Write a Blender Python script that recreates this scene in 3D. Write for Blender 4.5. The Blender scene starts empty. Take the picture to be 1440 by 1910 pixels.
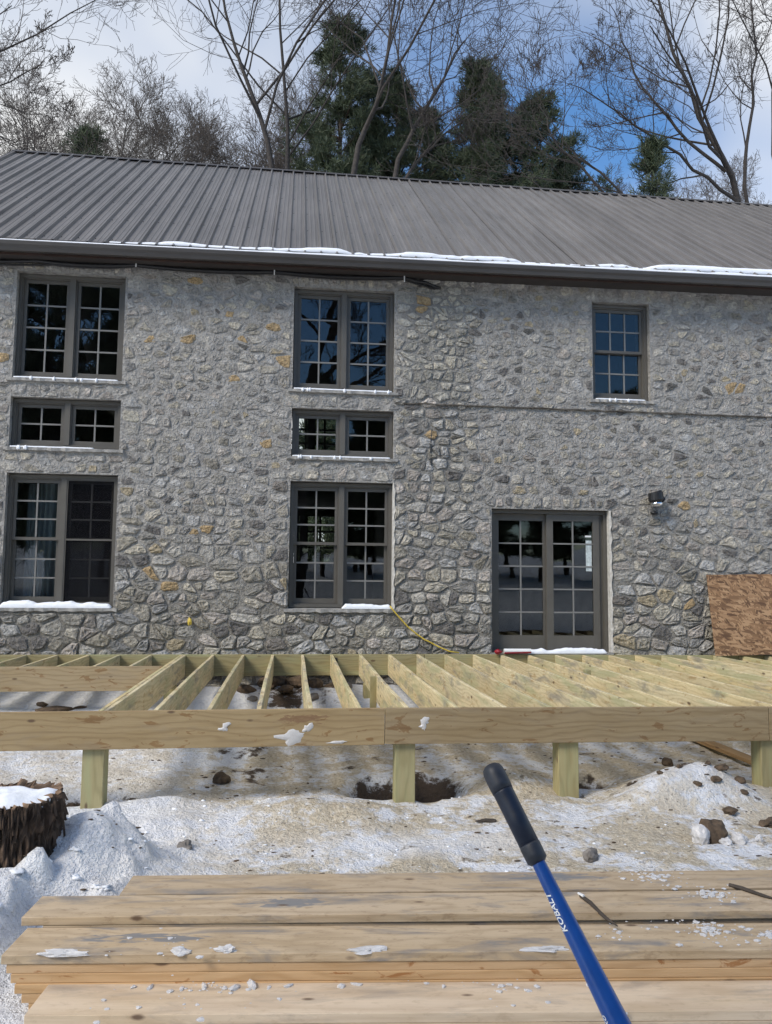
import bpy, math, random
import numpy as np
from mathutils import Vector, Matrix, Euler

R = math.radians
sc = bpy.context.scene
col = sc.collection

# ------------------------------------------------------------------ camera
cam_d = bpy.data.cameras.new('camera'); cam = bpy.data.objects.new('camera', cam_d); col.objects.link(cam)
YAW, PITCH, ROLL = R(6.93), R(5.05), R(.53)
F = Vector((math.sin(YAW)*math.cos(PITCH), math.cos(YAW)*math.cos(PITCH), math.sin(PITCH)))
r0 = Vector((math.cos(YAW), -math.sin(YAW), 0)); u0 = r0.cross(F)
rt = r0*math.cos(ROLL)+u0*math.sin(ROLL); up = -r0*math.sin(ROLL)+u0*math.cos(ROLL)
m = Matrix((rt, up, -F)).transposed().to_4x4(); m.translation = (0, 0, 1.82)
cam.matrix_world = m
cam_d.sensor_fit = 'VERTICAL'; cam_d.sensor_height = 24.0; cam_d.lens = 24.0*1437/1910
cam_d.clip_start = .05; cam_d.clip_end = 2000
sc.camera = cam

# ------------------------------------------------------------------ light and exposure
SUN_AZ, SUN_EL = R(-126), R(42)          # azimuth from +Y towards +X: the sun stands to the left, a little behind the viewer
sun_dir = Vector((math.sin(SUN_AZ)*math.cos(SUN_EL), math.cos(SUN_AZ)*math.cos(SUN_EL), math.sin(SUN_EL)))
sd = bpy.data.lights.new('sun', 'SUN'); sd.energy = 2.4; sd.angle = R(22); sd.color = (1, .93, .82)
so = bpy.data.objects.new('sun', sd); col.objects.link(so)
so.rotation_euler = (-sun_dir).to_track_quat('-Z', 'Y').to_euler()
so.location = (-20, -15, 30)
sc.view_settings.view_transform = 'Standard'; sc.view_settings.look = 'None'
sc.view_settings.gamma = 1; sc.view_settings.exposure = .46
sc.cycles.adaptive_threshold = .02; sc.cycles.max_bounces = 5; sc.cycles.diffuse_bounces = 2; sc.cycles.glossy_bounces = 3; sc.cycles.transparent_max_bounces = 12

w = bpy.data.worlds.new('World'); sc.world = w; w.use_nodes = True
nt = w.node_tree; nt.nodes.clear()
def N(nt, t, **kw):
    n = nt.nodes.new(t)
    for k, v in kw.items():
        if k.startswith('i_'): n.inputs[k[2:].replace('_', ' ')].default_value = v
        else: setattr(n, k, v)
    return n
def L(nt, a, b): nt.links.new(a, b)
def math_n(nt, op, a, b=None, c=None, clamp=False):
    n = nt.nodes.new('ShaderNodeMath'); n.operation = op; n.use_clamp = clamp
    for i, v in enumerate((a, b, c)):
        if v is None: continue
        if isinstance(v, (int, float)): n.inputs[i].default_value = v
        else: nt.links.new(v, n.inputs[i])
    return n.outputs[0]
def ramp(nt, fac, stops):
    n = nt.nodes.new('ShaderNodeValToRGB'); nt.links.new(fac, n.inputs[0])
    while len(n.color_ramp.elements) < len(stops): n.color_ramp.elements.new(.5)
    for e, (p, c) in zip(n.color_ramp.elements, stops):
        e.position = p; e.color = (c, c, c, 1) if isinstance(c, (int, float)) else (*c, 1)
    return n.outputs[0]
def mixc(nt, fac, a, b, mode='MIX'):
    n = nt.nodes.new('ShaderNodeMix'); n.data_type = 'RGBA'; n.blend_type = mode
    for i, v in ((0, fac), (6, a), (7, b)):
        if isinstance(v, (int, float)): n.inputs[i].default_value = v
        elif isinstance(v, tuple): n.inputs[i].default_value = (*v, 1)
        else: nt.links.new(v, n.inputs[i])
    return n.outputs[2]
def noise(nt, vec, scale, detail=4, rough=.55, dist=0):
    n = nt.nodes.new('ShaderNodeTexNoise'); n.inputs['Scale'].default_value = scale
    n.inputs['Detail'].default_value = detail; n.inputs['Roughness'].default_value = rough; n.inputs['Distortion'].default_value = dist
    if vec is not None: nt.links.new(vec, n.inputs['Vector'])
    return n.outputs['Fac']
def mapping(nt, vec, scale=(1, 1, 1), loc=(0, 0, 0)):
    n = nt.nodes.new('ShaderNodeMapping'); n.inputs['Scale'].default_value = scale; n.inputs['Location'].default_value = loc
    nt.links.new(vec, n.inputs['Vector']); return n.outputs[0]

tc = N(nt, 'ShaderNodeTexCoord'); dirv = tc.outputs['Generated']
sky = N(nt, 'ShaderNodeTexSky', sky_type='NISHITA', sun_disc=False, sun_elevation=SUN_EL, sun_rotation=SUN_AZ % (2*math.pi), altitude=200, air_density=1.0, dust_density=.6, ozone_density=2.0)
sx = N(nt, 'ShaderNodeSeparateXYZ'); L(nt, dirv, sx.inputs[0])
zz = math_n(nt, 'ADD', math_n(nt, 'MAXIMUM', sx.outputs['Z'], 0), .30)
cv = N(nt, 'ShaderNodeCombineXYZ')
L(nt, math_n(nt, 'DIVIDE', sx.outputs['X'], zz), cv.inputs[0]); L(nt, math_n(nt, 'DIVIDE', sx.outputs['Y'], zz), cv.inputs[1])
n1 = noise(nt, mapping(nt, cv.outputs[0], (1, 1, 1), (3.7, 1.3, 0)), 1.5, 4, .45, .6)
# a broken cloud deck, thicker to the north; the clear gap that the photograph shows opens above the pines
def toward(v, lo, hi):
    dp = N(nt, 'ShaderNodeVectorMath', operation='DOT_PRODUCT'); L(nt, dirv, dp.inputs[0]); dp.inputs[1].default_value = v
    t = math_n(nt, 'MULTIPLY', math_n(nt, 'SUBTRACT', dp.outputs['Value'], lo), 1/(hi-lo), clamp=True)
    return math_n(nt, 'MULTIPLY', math_n(nt, 'MULTIPLY', t, t), math_n(nt, 'MULTIPLY_ADD', t, -2, 3))
gap = math_n(nt, 'ADD', toward((.225, .815, .535), .962, .998), math_n(nt, 'MULTIPLY', toward((-.06, .79, .60), .990, 1.0), .45))
cover = math_n(nt, 'ADD', n1, math_n(nt, 'MULTIPLY', sx.outputs['Y'], .36))
cover = math_n(nt, 'SUBTRACT', cover, math_n(nt, 'MULTIPLY', gap, .39))
mask = ramp(nt, cover, [(.34, .05), (.84, 1)])
tone = noise(nt, mapping(nt, cv.outputs[0], (1, 1, 1), (9.1, 4.4, 0)), 2.0, 4, .5, .4)
ccol = ramp(nt, tone, [(.32, (.82, .86, .92)), (.58, (1.0, 1.0, .99))])
hs = N(nt, 'ShaderNodeHueSaturation'); hs.inputs['Saturation'].default_value = 1.3; L(nt, sky.outputs[0], hs.inputs['Color'])
b1 = N(nt, 'ShaderNodeBackground'); L(nt, hs.outputs[0], b1.inputs[0]); b1.inputs[1].default_value = .15
b2 = N(nt, 'ShaderNodeBackground'); L(nt, ccol, b2.inputs[0]); b2.inputs[1].default_value = .74
ms = N(nt, 'ShaderNodeMixShader'); L(nt, mask, ms.inputs[0]); L(nt, b1.outputs[0], ms.inputs[1]); L(nt, b2.outputs[0], ms.inputs[2])
wo = N(nt, 'ShaderNodeOutputWorld'); L(nt, ms.outputs[0], wo.inputs[0])

# ------------------------------------------------------------------ helpers
rng = np.random.default_rng(7); rnd = random.Random(7)
def root_loc(p):
    v = Vector((0, 0, 0))
    while p is not None: v += p.location; p = p.parent
    return v
def tag(o, label=None, cat=None, group=None, kind=None):
    if label: o['label'] = label
    if cat: o['category'] = cat
    if group: o['group'] = group
    if kind: o['kind'] = kind
    return o
def empty(name, loc, label=None, cat=None, group=None):
    o = bpy.data.objects.new(name, None); col.objects.link(o); o.location = loc; o.empty_display_size = .1
    return tag(o, label, cat, group)
def link(name, me, parent=None, loc=None, rot=None):
    """loc is in world space; parents are never rotated."""
    o = bpy.data.objects.new(name, me); col.objects.link(o)
    wl = Vector(loc) if loc is not None else Vector((0, 0, 0))
    if parent is not None: o.parent = parent; o.location = wl-root_loc(parent)
    else: o.location = wl
    if rot is not None: o.rotation_euler = rot
    return o
def mesh_np(name, verts, faces, mat=None, smooth=False):
    """faces: (n,3) or (n,4) int array, or list of lists"""
    me = bpy.data.meshes.new(name)
    if isinstance(faces, np.ndarray):
        k = faces.shape[1]; nf = len(faces)
        me.vertices.add(len(verts)); me.vertices.foreach_set('co', np.asarray(verts, np.float32).ravel())
        me.loops.add(nf*k); me.loops.foreach_set('vertex_index', faces.astype(np.int32).ravel())
        me.polygons.add(nf); me.polygons.foreach_set('loop_start', np.arange(nf, dtype=np.int32)*k)
        me.polygons.foreach_set('loop_total', np.full(nf, k, np.int32))
        me.update(calc_edges=True); me.validate()
    else:
        me.from_pydata([tuple(v) for v in verts], [], faces); me.update()
    if smooth: me.polygons.foreach_set('use_smooth', np.ones(len(me.polygons), bool))
    if mat: me.materials.append(mat)
    return me
class MB:
    def __init__(s): s.v = []; s.f = []
    def add(s, v, f):
        n = len(s.v); s.v += [tuple(q) for q in v]; s.f += [[i+n for i in q] for q in f]; return s
    def box(s, x0, x1, y0, y1, z0, z1):
        return s.add([(x0,y0,z0),(x1,y0,z0),(x1,y1,z0),(x0,y1,z0),(x0,y0,z1),(x1,y0,z1),(x1,y1,z1),(x0,y1,z1)],
                     [[0,3,2,1],[4,5,6,7],[0,1,5,4],[1,2,6,5],[2,3,7,6],[3,0,4,7]])
    def tube(s, pts, rad, n=8, cap=True):
        P = [Vector(p) for p in pts]; k = len(P); rad = rad if hasattr(rad, '__len__') else [rad]*k
        V = []; fr = None
        for i, p in enumerate(P):
            t = (P[min(i+1, k-1)]-P[max(i-1, 0)]).normalized()
            if fr is None: a = Vector((0, 0, 1)) if abs(t.z) < .9 else Vector((1, 0, 0)); fr = t.cross(a).normalized()
            fr = (fr-t*fr.dot(t)).normalized(); b = t.cross(fr)
            for j in range(n):
                q = 2*math.pi*j/n; V.append(p+(fr*math.cos(q)+b*math.sin(q))*rad[i])
        Fs = [[i*n+j, i*n+(j+1) % n, (i+1)*n+(j+1) % n, (i+1)*n+j] for i in range(k-1) for j in range(n)]
        if cap: Fs += [list(range(n))[::-1], [(k-1)*n+j for j in range(n)]]
        return s.add(V, Fs)
    def build(s, name, mat, parent=None, loc=None, rot=None, smooth=False, bevel=0):
        me = mesh_np(name, s.v, s.f, mat, smooth); o = link(name, me, parent, loc, rot)
        if bevel:
            b = o.modifiers.new('bevel', 'BEVEL'); b.width = bevel; b.segments = 2; b.limit_method = 'ANGLE'
        return o
# lattice noise
_T = rng.random((64, 64, 64)).astype(np.float32)
def vnoise(P):
    P = np.asarray(P, float); i = np.floor(P).astype(int); f = P-i; f = f*f*(3-2*f); o = 0
    for a in (0, 1):
        for b in (0, 1):
            for c in (0, 1):
                wgt = (f[..., 0] if a else 1-f[..., 0])*(f[..., 1] if b else 1-f[..., 1])*(f[..., 2] if c else 1-f[..., 2])
                o = o+wgt*_T[(i[..., 0]+a) % 64, (i[..., 1]+b) % 64, (i[..., 2]+c) % 64]
    return o*2-1
def fbm(P, oct=4, gain=.5):
    P = np.asarray(P, float); o = 0; a = 1; t = 0
    for k in range(oct): o = o+a*vnoise(P+17.3*k); t += a; P = P*2.03; a *= gain
    return o/t
def sstep(a, b, x): t = np.clip((x-a)/(b-a), 0, 1); return t*t*(3-2*t)
def attr(me, name, vals, dom='POINT', typ='FLOAT'):
    a = me.attributes.new(name, typ, dom); a.data.foreach_set('color' if 'COLOR' in typ else 'value', np.asarray(vals, np.float32).ravel())
def blob(center, size, seed, rough=.25, sub=2, flat=None):
    """lumpy closed body: verts, faces (world)"""
    import bmesh
    bm = bmesh.new(); bmesh.ops.create_icosphere(bm, subdivisions=sub, radius=1)
    V = np.array([v.co for v in bm.verts]); Fc = [[v.index for v in f.verts] for f in bm.faces]; bm.free()
    d = 1+rough*fbm(V*1.3+seed*3.7, 3)*1.6
    V = V*d[:, None]*np.array(size)
    if flat is not None: V[:, 2] = np.maximum(V[:, 2], flat*size[2])
    return V+np.array(center), Fc

# ------------------------------------------------------------------ materials
def mat(name):
    m = bpy.data.materials.new(name); m.use_nodes = True; nt = m.node_tree
    return m, nt, nt.nodes['Principled BSDF']
def objco(nt, rand=True):
    t = N(nt, 'ShaderNodeTexCoord'); v = t.outputs['Object']
    if rand:
        oi = N(nt, 'ShaderNodeObjectInfo'); vm = N(nt, 'ShaderNodeVectorMath', operation='ADD'); L(nt, v, vm.inputs[0])
        c = N(nt, 'ShaderNodeCombineXYZ'); q = math_n(nt, 'MULTIPLY', oi.outputs['Random'], 37.0)
        L(nt, q, c.inputs[0]); L(nt, math_n(nt, 'MULTIPLY', oi.outputs['Random'], .11), c.inputs[1]); L(nt, math_n(nt, 'MULTIPLY', oi.outputs['Random'], .07), c.inputs[2])
        L(nt, c.outputs[0], vm.inputs[1]); v = vm.outputs[0]
    return v
def bump(nt, b, h, strength=.4, dist=.01, normal=None):
    n = N(nt, 'ShaderNodeBump'); n.inputs['Strength'].default_value = strength; n.inputs['Distance'].default_value = dist
    L(nt, h, n.inputs['Height'])
    if normal is not None: L(nt, normal, n.inputs['Normal'])
    L(nt, n.outputs[0], b.inputs['Normal']); return n.outputs[0]
def simple(name, c, rough=.6, metal=0, nscale=20, var=.15, bmp=.1, rand=False):
    m, nt, b = mat(name); v = objco(nt, rand); n = noise(nt, v, nscale, 5)
    c2 = tuple(x*(1-var) for x in c); c3 = tuple(min(1, x*(1+var)) for x in c)
    L(nt, ramp(nt, n, [(.3, c2), (.7, c3)]), b.inputs['Base Color'])
    b.inputs['Roughness'].default_value = rough; b.inputs['Metallic'].default_value = metal
    if bmp: bump(nt, b, n, bmp, .005)
    return m
def wood(name, light, dark, ringf=170, stain=.0, green=.0, knot=.06, wet=0, spot=None, ax='Y', sc_=(.17, .175, .18)):
    m, nt, b = mat(name); v = objco(nt)
    s = N(nt, 'ShaderNodeSeparateXYZ'); L(nt, v, s.inputs[0])
    slow = noise(nt, mapping(nt, v, (1.1, 3, 3)), 1.0, 3, .5)
    slow2 = noise(nt, mapping(nt, v, (1.4, 5, 5), (5, 3, 1)), 1.0, 2, .5)
    yy = math_n(nt, 'ADD', math_n(nt, 'ADD', s.outputs['Y'], -.02), math_n(nt, 'MULTIPLY', math_n(nt, 'SUBTRACT', slow, .5), .30))
    zz = math_n(nt, 'ADD', math_n(nt, 'ADD', s.outputs['Z'], .09), math_n(nt, 'MULTIPLY', math_n(nt, 'SUBTRACT', slow2, .5), .22))
    rr = math_n(nt, 'SQRT', math_n(nt, 'ADD', math_n(nt, 'MULTIPLY', yy, yy), math_n(nt, 'MULTIPLY', zz, zz)))
    ring = math_n(nt, 'MULTIPLY_ADD', math_n(nt, 'SINE', math_n(nt, 'MULTIPLY', rr, ringf)), .5, .5)
    ring = math_n(nt, 'POWER', ring, 2.5)
    fine = noise(nt, mapping(nt, v, (3, 90, 90)), 1.5, 4, .6)
    fac = math_n(nt, 'ADD', math_n(nt, 'MULTIPLY', ring, .42), math_n(nt, 'MULTIPLY', math_n(nt, 'SUBTRACT', fine, .15), .78))
    c = mixc(nt, math_n(nt, 'SUBTRACT', fac, .12, clamp=True), light, dark)
    big = noise(nt, mapping(nt, v, (1.2, 5, 5), (2, 2, 2)), 1.3, 3)
    oi = N(nt, 'ShaderNodeObjectInfo')
    c = mixc(nt, 1.0, c, ramp(nt, oi.outputs['Random'], [(0, (.84, .82, .78)), (.5, (1, 1, 1)), (1, (1.0, .95, .84))]), 'MULTIPLY')
    c = mixc(nt, ramp(nt, big, [(.42, 0), (.7, .55)]), c, mixc(nt, 1.0, c, (.80, .74, .62), 'MULTIPLY'))
    if green:
        g = noise(nt, mapping(nt, v, (.9, 6, 6), (8, 1, 4)), 1.5, 2)
        c = mixc(nt, math_n(nt, 'MULTIPLY', ramp(nt, g, [(.48, 0), (.66, 1)]), green), c, (.34, .36, .19))
    if stain:
        g2 = noise(nt, mapping(nt, v, (7, 16, 16), (3, 1, 9)), 2.2, 4, .7, .3)
        c = mixc(nt, math_n(nt, 'MULTIPLY', ramp(nt, g2, [(.54, 0), (.68, 1)]), stain*.55), c, mixc(nt, 1.0, c, (.50, .44, .38), 'MULTIPLY'))
        g = noise(nt, mapping(nt, v, (1.6, 6, 6), (3, 7, 1)), 1.2, 5, .62, .6)
        c = mixc(nt, math_n(nt, 'MULTIPLY', ramp(nt, g, [(.52, 0), (.68, 1)]), stain), c, (.19, .18, .17))
    if wet:
        g = noise(nt, mapping(nt, v, (3.4, 9, 9), (1, 7, 6)), 1.6, 5, .6, .8)
        c = mixc(nt, math_n(nt, 'MULTIPLY', ramp(nt, g, [(.60, 0), (.64, 1)]), wet), c, mixc(nt, 1.0, c, (.62, .42, .25), 'MULTIPLY'))
    if spot:
        ov = N(nt, 'ShaderNodeTexCoord').outputs['Object']; so_ = N(nt, 'ShaderNodeSeparateXYZ'); L(nt, ov, so_.inputs[0])
        dx_ = math_n(nt, 'DIVIDE', math_n(nt, 'SUBTRACT', so_.outputs['X'], spot[0]), spot[2]); dy_ = math_n(nt, 'DIVIDE', math_n(nt, 'SUBTRACT', so_.outputs[ax], spot[1]), spot[3])
        rr2 = math_n(nt, 'ADD', math_n(nt, 'MULTIPLY', dx_, dx_), math_n(nt, 'MULTIPLY', dy_, dy_))
        sn = noise(nt, mapping(nt, ov, (5, 18, 18)), 1.6, 4, .6, .5)
        c = mixc(nt, ramp(nt, math_n(nt, 'ADD', rr2, math_n(nt, 'MULTIPLY', math_n(nt, 'SUBTRACT', sn, .5), 4.5)), [(.2, .85), (.6, 0)]), c, sc_)
    vo = N(nt, 'ShaderNodeTexVoronoi'); vo.inputs['Scale'].default_value = 1; L(nt, mapping(nt, v, (2.6, 6.5, 6.5), (4, 0, 0)), vo.inputs['Vector'])
    kn = ramp(nt, vo.outputs['Distance'], [(knot, 1), (knot+.05, 0)])
    c = mixc(nt, math_n(nt, 'MULTIPLY', kn, .85), c, (.10, .055, .03))
    L(nt, c, b.inputs['Base Color']); b.inputs['Roughness'].default_value = .72
    bump(nt, b, fac, .25, .004)
    return m

M = {}
M['treated'] = wood('treated_pine', (.74, .64, .41), (.47, .38, .21), 150, green=.55, stain=.65, wet=.5)
M['rim'] = wood('rim_pine', (.37, .285, .165), (.235, .165, .085), 120, wet=.7, knot=.05, stain=.15)
M['rimA'] = wood('wet_rim_pine', (.37, .285, .165), (.235, .165, .085), 120, wet=.7, knot=.05, stain=.15, spot=(3.52, .21, .22, .055), ax='Z', sc_=(.20, .11, .055))
M['post'] = wood('post_pine', (.40, .35, .19), (.24, .21, .10), 160, green=.5)
M['plank'] = wood('spruce_plank', (.54, .42, .285), (.34, .25, .155), 140, stain=.9, knot=.045)
M['plankA'] = wood('stained_plank', (.54, .42, .285), (.34, .25, .155), 140, stain=.9, knot=.045, spot=(1.22, .01, .26, .07))
M['plankB'] = wood('smeared_plank', (.54, .42, .285), (.34, .25, .155), 140, stain=.9, knot=.045, spot=(.55, .02, .34, .05))
M['plankC'] = wood('dark_patch_plank', (.54, .42, .285), (.34, .25, .155), 140, stain=.9, knot=.045, spot=(2.2, .04, .34, .06))
M['plankwet'] = wood('wet_spruce_plank', (.62, .42, .24), (.44, .27, .13), 140, wet=.9, knot=.06)
M['planknew'] = wood('fresh_spruce_plank', (.68, .54, .385), (.50, .375, .255), 110, knot=.04, stain=.45)
M['oldboard'] = wood('old_board', (.36, .24, .13), (.22, .14, .07), 150)

def snow_mat(name, c=(.86, .88, .91)):
    m, nt, b = mat(name); v = objco(nt, False)
    n = noise(nt, v, 22, 6, .6); L(nt, ramp(nt, n, [(.3, tuple(x*.94 for x in c)), (.7, c)]), b.inputs['Base Color'])
    b.inputs['Roughness'].default_value = .55; bump(nt, b, n, .35, .02)
    return m
M['snow'] = snow_mat('snow')
M['ice'] = snow_mat('ice_lump', (.84, .82, .80)); _b = M['ice'].node_tree.nodes['Principled BSDF']; _b.inputs['Roughness'].default_value = .22; _b.inputs['Transmission Weight'].default_value = .35; _b.inputs['IOR'].default_value = 1.31

m, nt_, b = mat('snowy_ground'); v = objco(nt_, False)
a1 = N(nt_, 'ShaderNodeAttribute', attribute_name='soil').outputs['Fac']; a2 = N(nt_, 'ShaderNodeAttribute', attribute_name='tan').outputs['Fac']
nA = noise(nt_, v, 8, 6, .74, .15); nB = noise(nt_, mapping(nt_, v, (1, 1, 1), (7, 3, 2)), 2.3, 3, .6); nC = noise(nt_, mapping(nt_, v, (1, 1, 1), (1, 9, 2)), 34, 3, .65)
nD = noise(nt_, mapping(nt_, v, (1, 1.8, 1), (5, 9, 2)), 17, 3, .65, .3)
c = mixc(nt_, ramp(nt_, nA, [(.35, 0), (.7, 1)]), (.66, .67, .70), (.93, .925, .91))
tanf = math_n(nt_, 'MULTIPLY', a2, ramp(nt_, math_n(nt_, 'ADD', math_n(nt_, 'MULTIPLY', nA, .6), math_n(nt_, 'MULTIPLY', nB, .5)), [(.485, 0), (.575, 1)]))
c = mixc(nt_, math_n(nt_, 'MULTIPLY', tanf, .86), c, mixc(nt_, ramp(nt_, nC, [(.4, 0), (.65, 1)]), (.40, .31, .18), (.62, .53, .37)))
spk = math_n(nt_, 'MULTIPLY', ramp(nt_, nD, [(.62, 0), (.68, 1)]), math_n(nt_, 'MULTIPLY', a2, .8))
c = mixc(nt_, spk, c, (.16, .12, .08))
sf = ramp(nt_, math_n(nt_, 'ADD', a1, math_n(nt_, 'MULTIPLY', math_n(nt_, 'SUBTRACT', nA, .5), 1.5)), [(.42, 0), (.64, 1)])
c = mixc(nt_, sf, c, mixc(nt_, nC, (.025, .016, .010), (.10, .065, .040)))
L(nt_, c, b.inputs['Base Color']); b.inputs['Roughness'].default_value = .7
h = math_n(nt_, 'ADD', math_n(nt_, 'MULTIPLY', nA, .7), math_n(nt_, 'MULTIPLY', nC, .4)); bn = N(nt_, 'ShaderNodeBump'); bn.inputs['Distance'].default_value = .075; L(nt_, h, bn.inputs['Height']); L(nt_, N(nt_, 'ShaderNodeAttribute', attribute_name='near').outputs['Fac'], bn.inputs['Strength']); L(nt_, bn.outputs[0], b.inputs['Normal'])
M['ground'] = m

def mortar_colour(nt_, v):
    n1 = noise(nt_, v, 7, 5, .65, .3); n3 = noise(nt_, v, .7, 2); n4 = noise(nt_, mapping(nt_, v, (1, 1, 1), (2, 6, 9)), 26, 2, .6)
    sx_ = N(nt_, 'ShaderNodeSeparateXYZ'); L(nt_, v, sx_.inputs[0])
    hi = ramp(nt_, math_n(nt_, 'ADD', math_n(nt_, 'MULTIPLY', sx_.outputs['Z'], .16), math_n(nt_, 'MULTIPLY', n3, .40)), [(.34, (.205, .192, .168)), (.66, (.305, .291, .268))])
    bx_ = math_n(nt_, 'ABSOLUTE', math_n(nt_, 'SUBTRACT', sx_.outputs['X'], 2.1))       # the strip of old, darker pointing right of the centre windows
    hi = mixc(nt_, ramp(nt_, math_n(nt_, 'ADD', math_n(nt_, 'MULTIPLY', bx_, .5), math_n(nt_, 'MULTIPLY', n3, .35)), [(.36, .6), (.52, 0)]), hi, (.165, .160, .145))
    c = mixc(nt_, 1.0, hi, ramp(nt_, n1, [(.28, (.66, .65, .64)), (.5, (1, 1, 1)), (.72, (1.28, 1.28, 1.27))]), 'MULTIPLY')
    c = mixc(nt_, 1.0, c, ramp(nt_, n4, [(.35, .88), (.70, 1.16)]), 'MULTIPLY')
    return c, n1, n4
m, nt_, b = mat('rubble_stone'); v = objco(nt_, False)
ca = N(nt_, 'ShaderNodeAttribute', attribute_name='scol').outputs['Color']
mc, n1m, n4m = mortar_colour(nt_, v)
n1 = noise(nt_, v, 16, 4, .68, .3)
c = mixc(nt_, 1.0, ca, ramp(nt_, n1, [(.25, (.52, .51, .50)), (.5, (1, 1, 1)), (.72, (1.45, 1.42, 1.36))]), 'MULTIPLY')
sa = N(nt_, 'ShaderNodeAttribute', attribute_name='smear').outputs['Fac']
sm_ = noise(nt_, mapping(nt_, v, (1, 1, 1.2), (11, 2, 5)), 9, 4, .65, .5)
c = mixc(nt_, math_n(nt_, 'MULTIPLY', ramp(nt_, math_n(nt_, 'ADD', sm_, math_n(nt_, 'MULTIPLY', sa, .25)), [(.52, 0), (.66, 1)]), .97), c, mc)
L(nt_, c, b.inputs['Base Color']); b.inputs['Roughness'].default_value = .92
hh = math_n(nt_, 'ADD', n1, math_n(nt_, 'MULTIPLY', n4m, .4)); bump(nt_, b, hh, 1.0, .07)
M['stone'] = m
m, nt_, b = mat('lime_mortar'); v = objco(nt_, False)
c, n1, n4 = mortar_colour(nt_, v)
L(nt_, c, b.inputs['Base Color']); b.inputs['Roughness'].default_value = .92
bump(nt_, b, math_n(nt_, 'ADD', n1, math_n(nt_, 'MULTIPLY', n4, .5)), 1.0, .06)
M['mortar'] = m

M['frame'] = simple('bronze_paint', (.100, .092, .078), .45, nscale=6, var=.08, bmp=.03)
M['muntin'] = simple('bronze_muntin', (.19, .185, .172), .4, nscale=6, var=.06, bmp=0)
M['sill'] = simple('stone_sill', (.27, .26, .24), .85, nscale=14, var=.3, bmp=.5)
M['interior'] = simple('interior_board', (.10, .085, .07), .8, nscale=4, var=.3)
M['black'] = simple('black_cable', (.012, .012, .013), .45, bmp=0)
M['soffit'] = simple('soffit', (.045, .038, .034), .7, nscale=5)
M['fascia'] = simple('rust_fascia', (.045, .024, .017), .6, nscale=8, var=.3)
M['white'] = simple('white_plastic', (.75, .75, .73), .4, bmp=0, var=.05)
M['red'] = simple('red_plastic', (.26, .012, .022), .35, bmp=0, var=.1)
M['yellow'] = simple('yellow_cord', (.58, .42, .06), .5, var=.2, bmp=0)
M['chrome'] = simple('chrome', (.75, .75, .75), .12, 1.0, var=.05, bmp=0)
M['bark'] = simple('grey_bark', (.040, .033, .028), .9, nscale=8, var=.4, bmp=.6)
M['twig'] = simple('brown_twig', (.050, .040, .034), .85, nscale=3, var=.25, bmp=0)
M['pinebark'] = simple('pine_bark', (.075, .055, .042), .9, nscale=6, var=.4, bmp=.6)
M['stumpbark'] = simple('stump_bark', (.085, .055, .036), .95, nscale=9, var=.8, bmp=.9)
M['stumpwood'] = simple('stump_wood', (.20, .13, .08), .9, nscale=14, var=.4, bmp=.5)
M['clod'] = simple('earth_clod', (.085, .058, .036), .95, nscale=18, var=.6, bmp=.9)
M['rock'] = simple('loose_rock', (.19, .17, .15), .9, nscale=12, var=.5, bmp=.7)
M['leaf'] = simple('dead_leaf', (.050, .038, .028), .8, nscale=9, var=.4, bmp=0)

m, nt_, b = mat('roof_steel'); v = objco(nt_, False)
n1 = noise(nt_, mapping(nt_, v, (1.6, .35, .35)), 1.4, 6, .6); n2 = noise(nt_, mapping(nt_, v, (9, .6, .6)), 2, 4, .6)
oi = N(nt_, 'ShaderNodeObjectInfo')
c = ramp(nt_, n1, [(.3, (.125, .116, .108)), (.7, (.185, .170, .158))])
c = mixc(nt_, 1.0, c, ramp(nt_, oi.outputs['Random'], [(0, .90), (1, 1.08)]), 'MULTIPLY')
c = mixc(nt_, 1.0, c, ramp(nt_, n2, [(.35, .86), (.7, 1.1)]), 'MULTIPLY')
L(nt_, c, b.inputs['Base Color']); b.inputs['Roughness'].default_value = .42; b.inputs['Metallic'].default_value = .25
bump(nt_, b, n2, .06, .01)
M['roof'] = m
M['gutter'] = simple('brown_gutter', (.060, .054, .049), .42, nscale=3, var=.1, bmp=0)
M['ridge'] = simple('ridge_steel', (.030, .026, .025), .5, nscale=3, var=.1, bmp=0)

m, nt_, b = mat('window_glass'); nt_.nodes.remove(b)
tr = N(nt_, 'ShaderNodeBsdfTransparent'); tr.inputs[0].default_value = (.84, .88, .87, 1)
gl = N(nt_, 'ShaderNodeBsdfGlossy'); gl.inputs['Roughness'].default_value = .004; gl.inputs['Color'].default_value = (.92, .95, 1, 1)
fr = N(nt_, 'ShaderNodeFresnel'); fr.inputs['IOR'].default_value = 1.46
mx = N(nt_, 'ShaderNodeMixShader'); L(nt_, fr.outputs[0], mx.inputs[0]); L(nt_, tr.outputs[0], mx.inputs[1]); L(nt_, gl.outputs[0], mx.inputs[2])
v = objco(nt_, True); bn = N(nt_, 'ShaderNodeBump'); bn.inputs['Strength'].default_value = .06; bn.inputs['Distance'].default_value = .01
L(nt_, noise(nt_, v, 2.2, 2), bn.inputs['Height']); L(nt_, bn.outputs[0], gl.inputs['Normal'])
L(nt_, mx.outputs[0], nt_.nodes['Material Output'].inputs[0]); M['glass'] = m
m, nt_, b = mat('insect_screen'); tr = N(nt_, 'ShaderNodeBsdfTransparent'); tr.inputs[0].default_value = (1, 1, 1, 1)
b.inputs['Base Color'].default_value = (.012, .012, .014, 1); b.inputs['Specular IOR Level'].default_value = 0; b.inputs['Roughness'].default_value = 1; mx = N(nt_, 'ShaderNodeMixShader'); mx.inputs[0].default_value = .42
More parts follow.
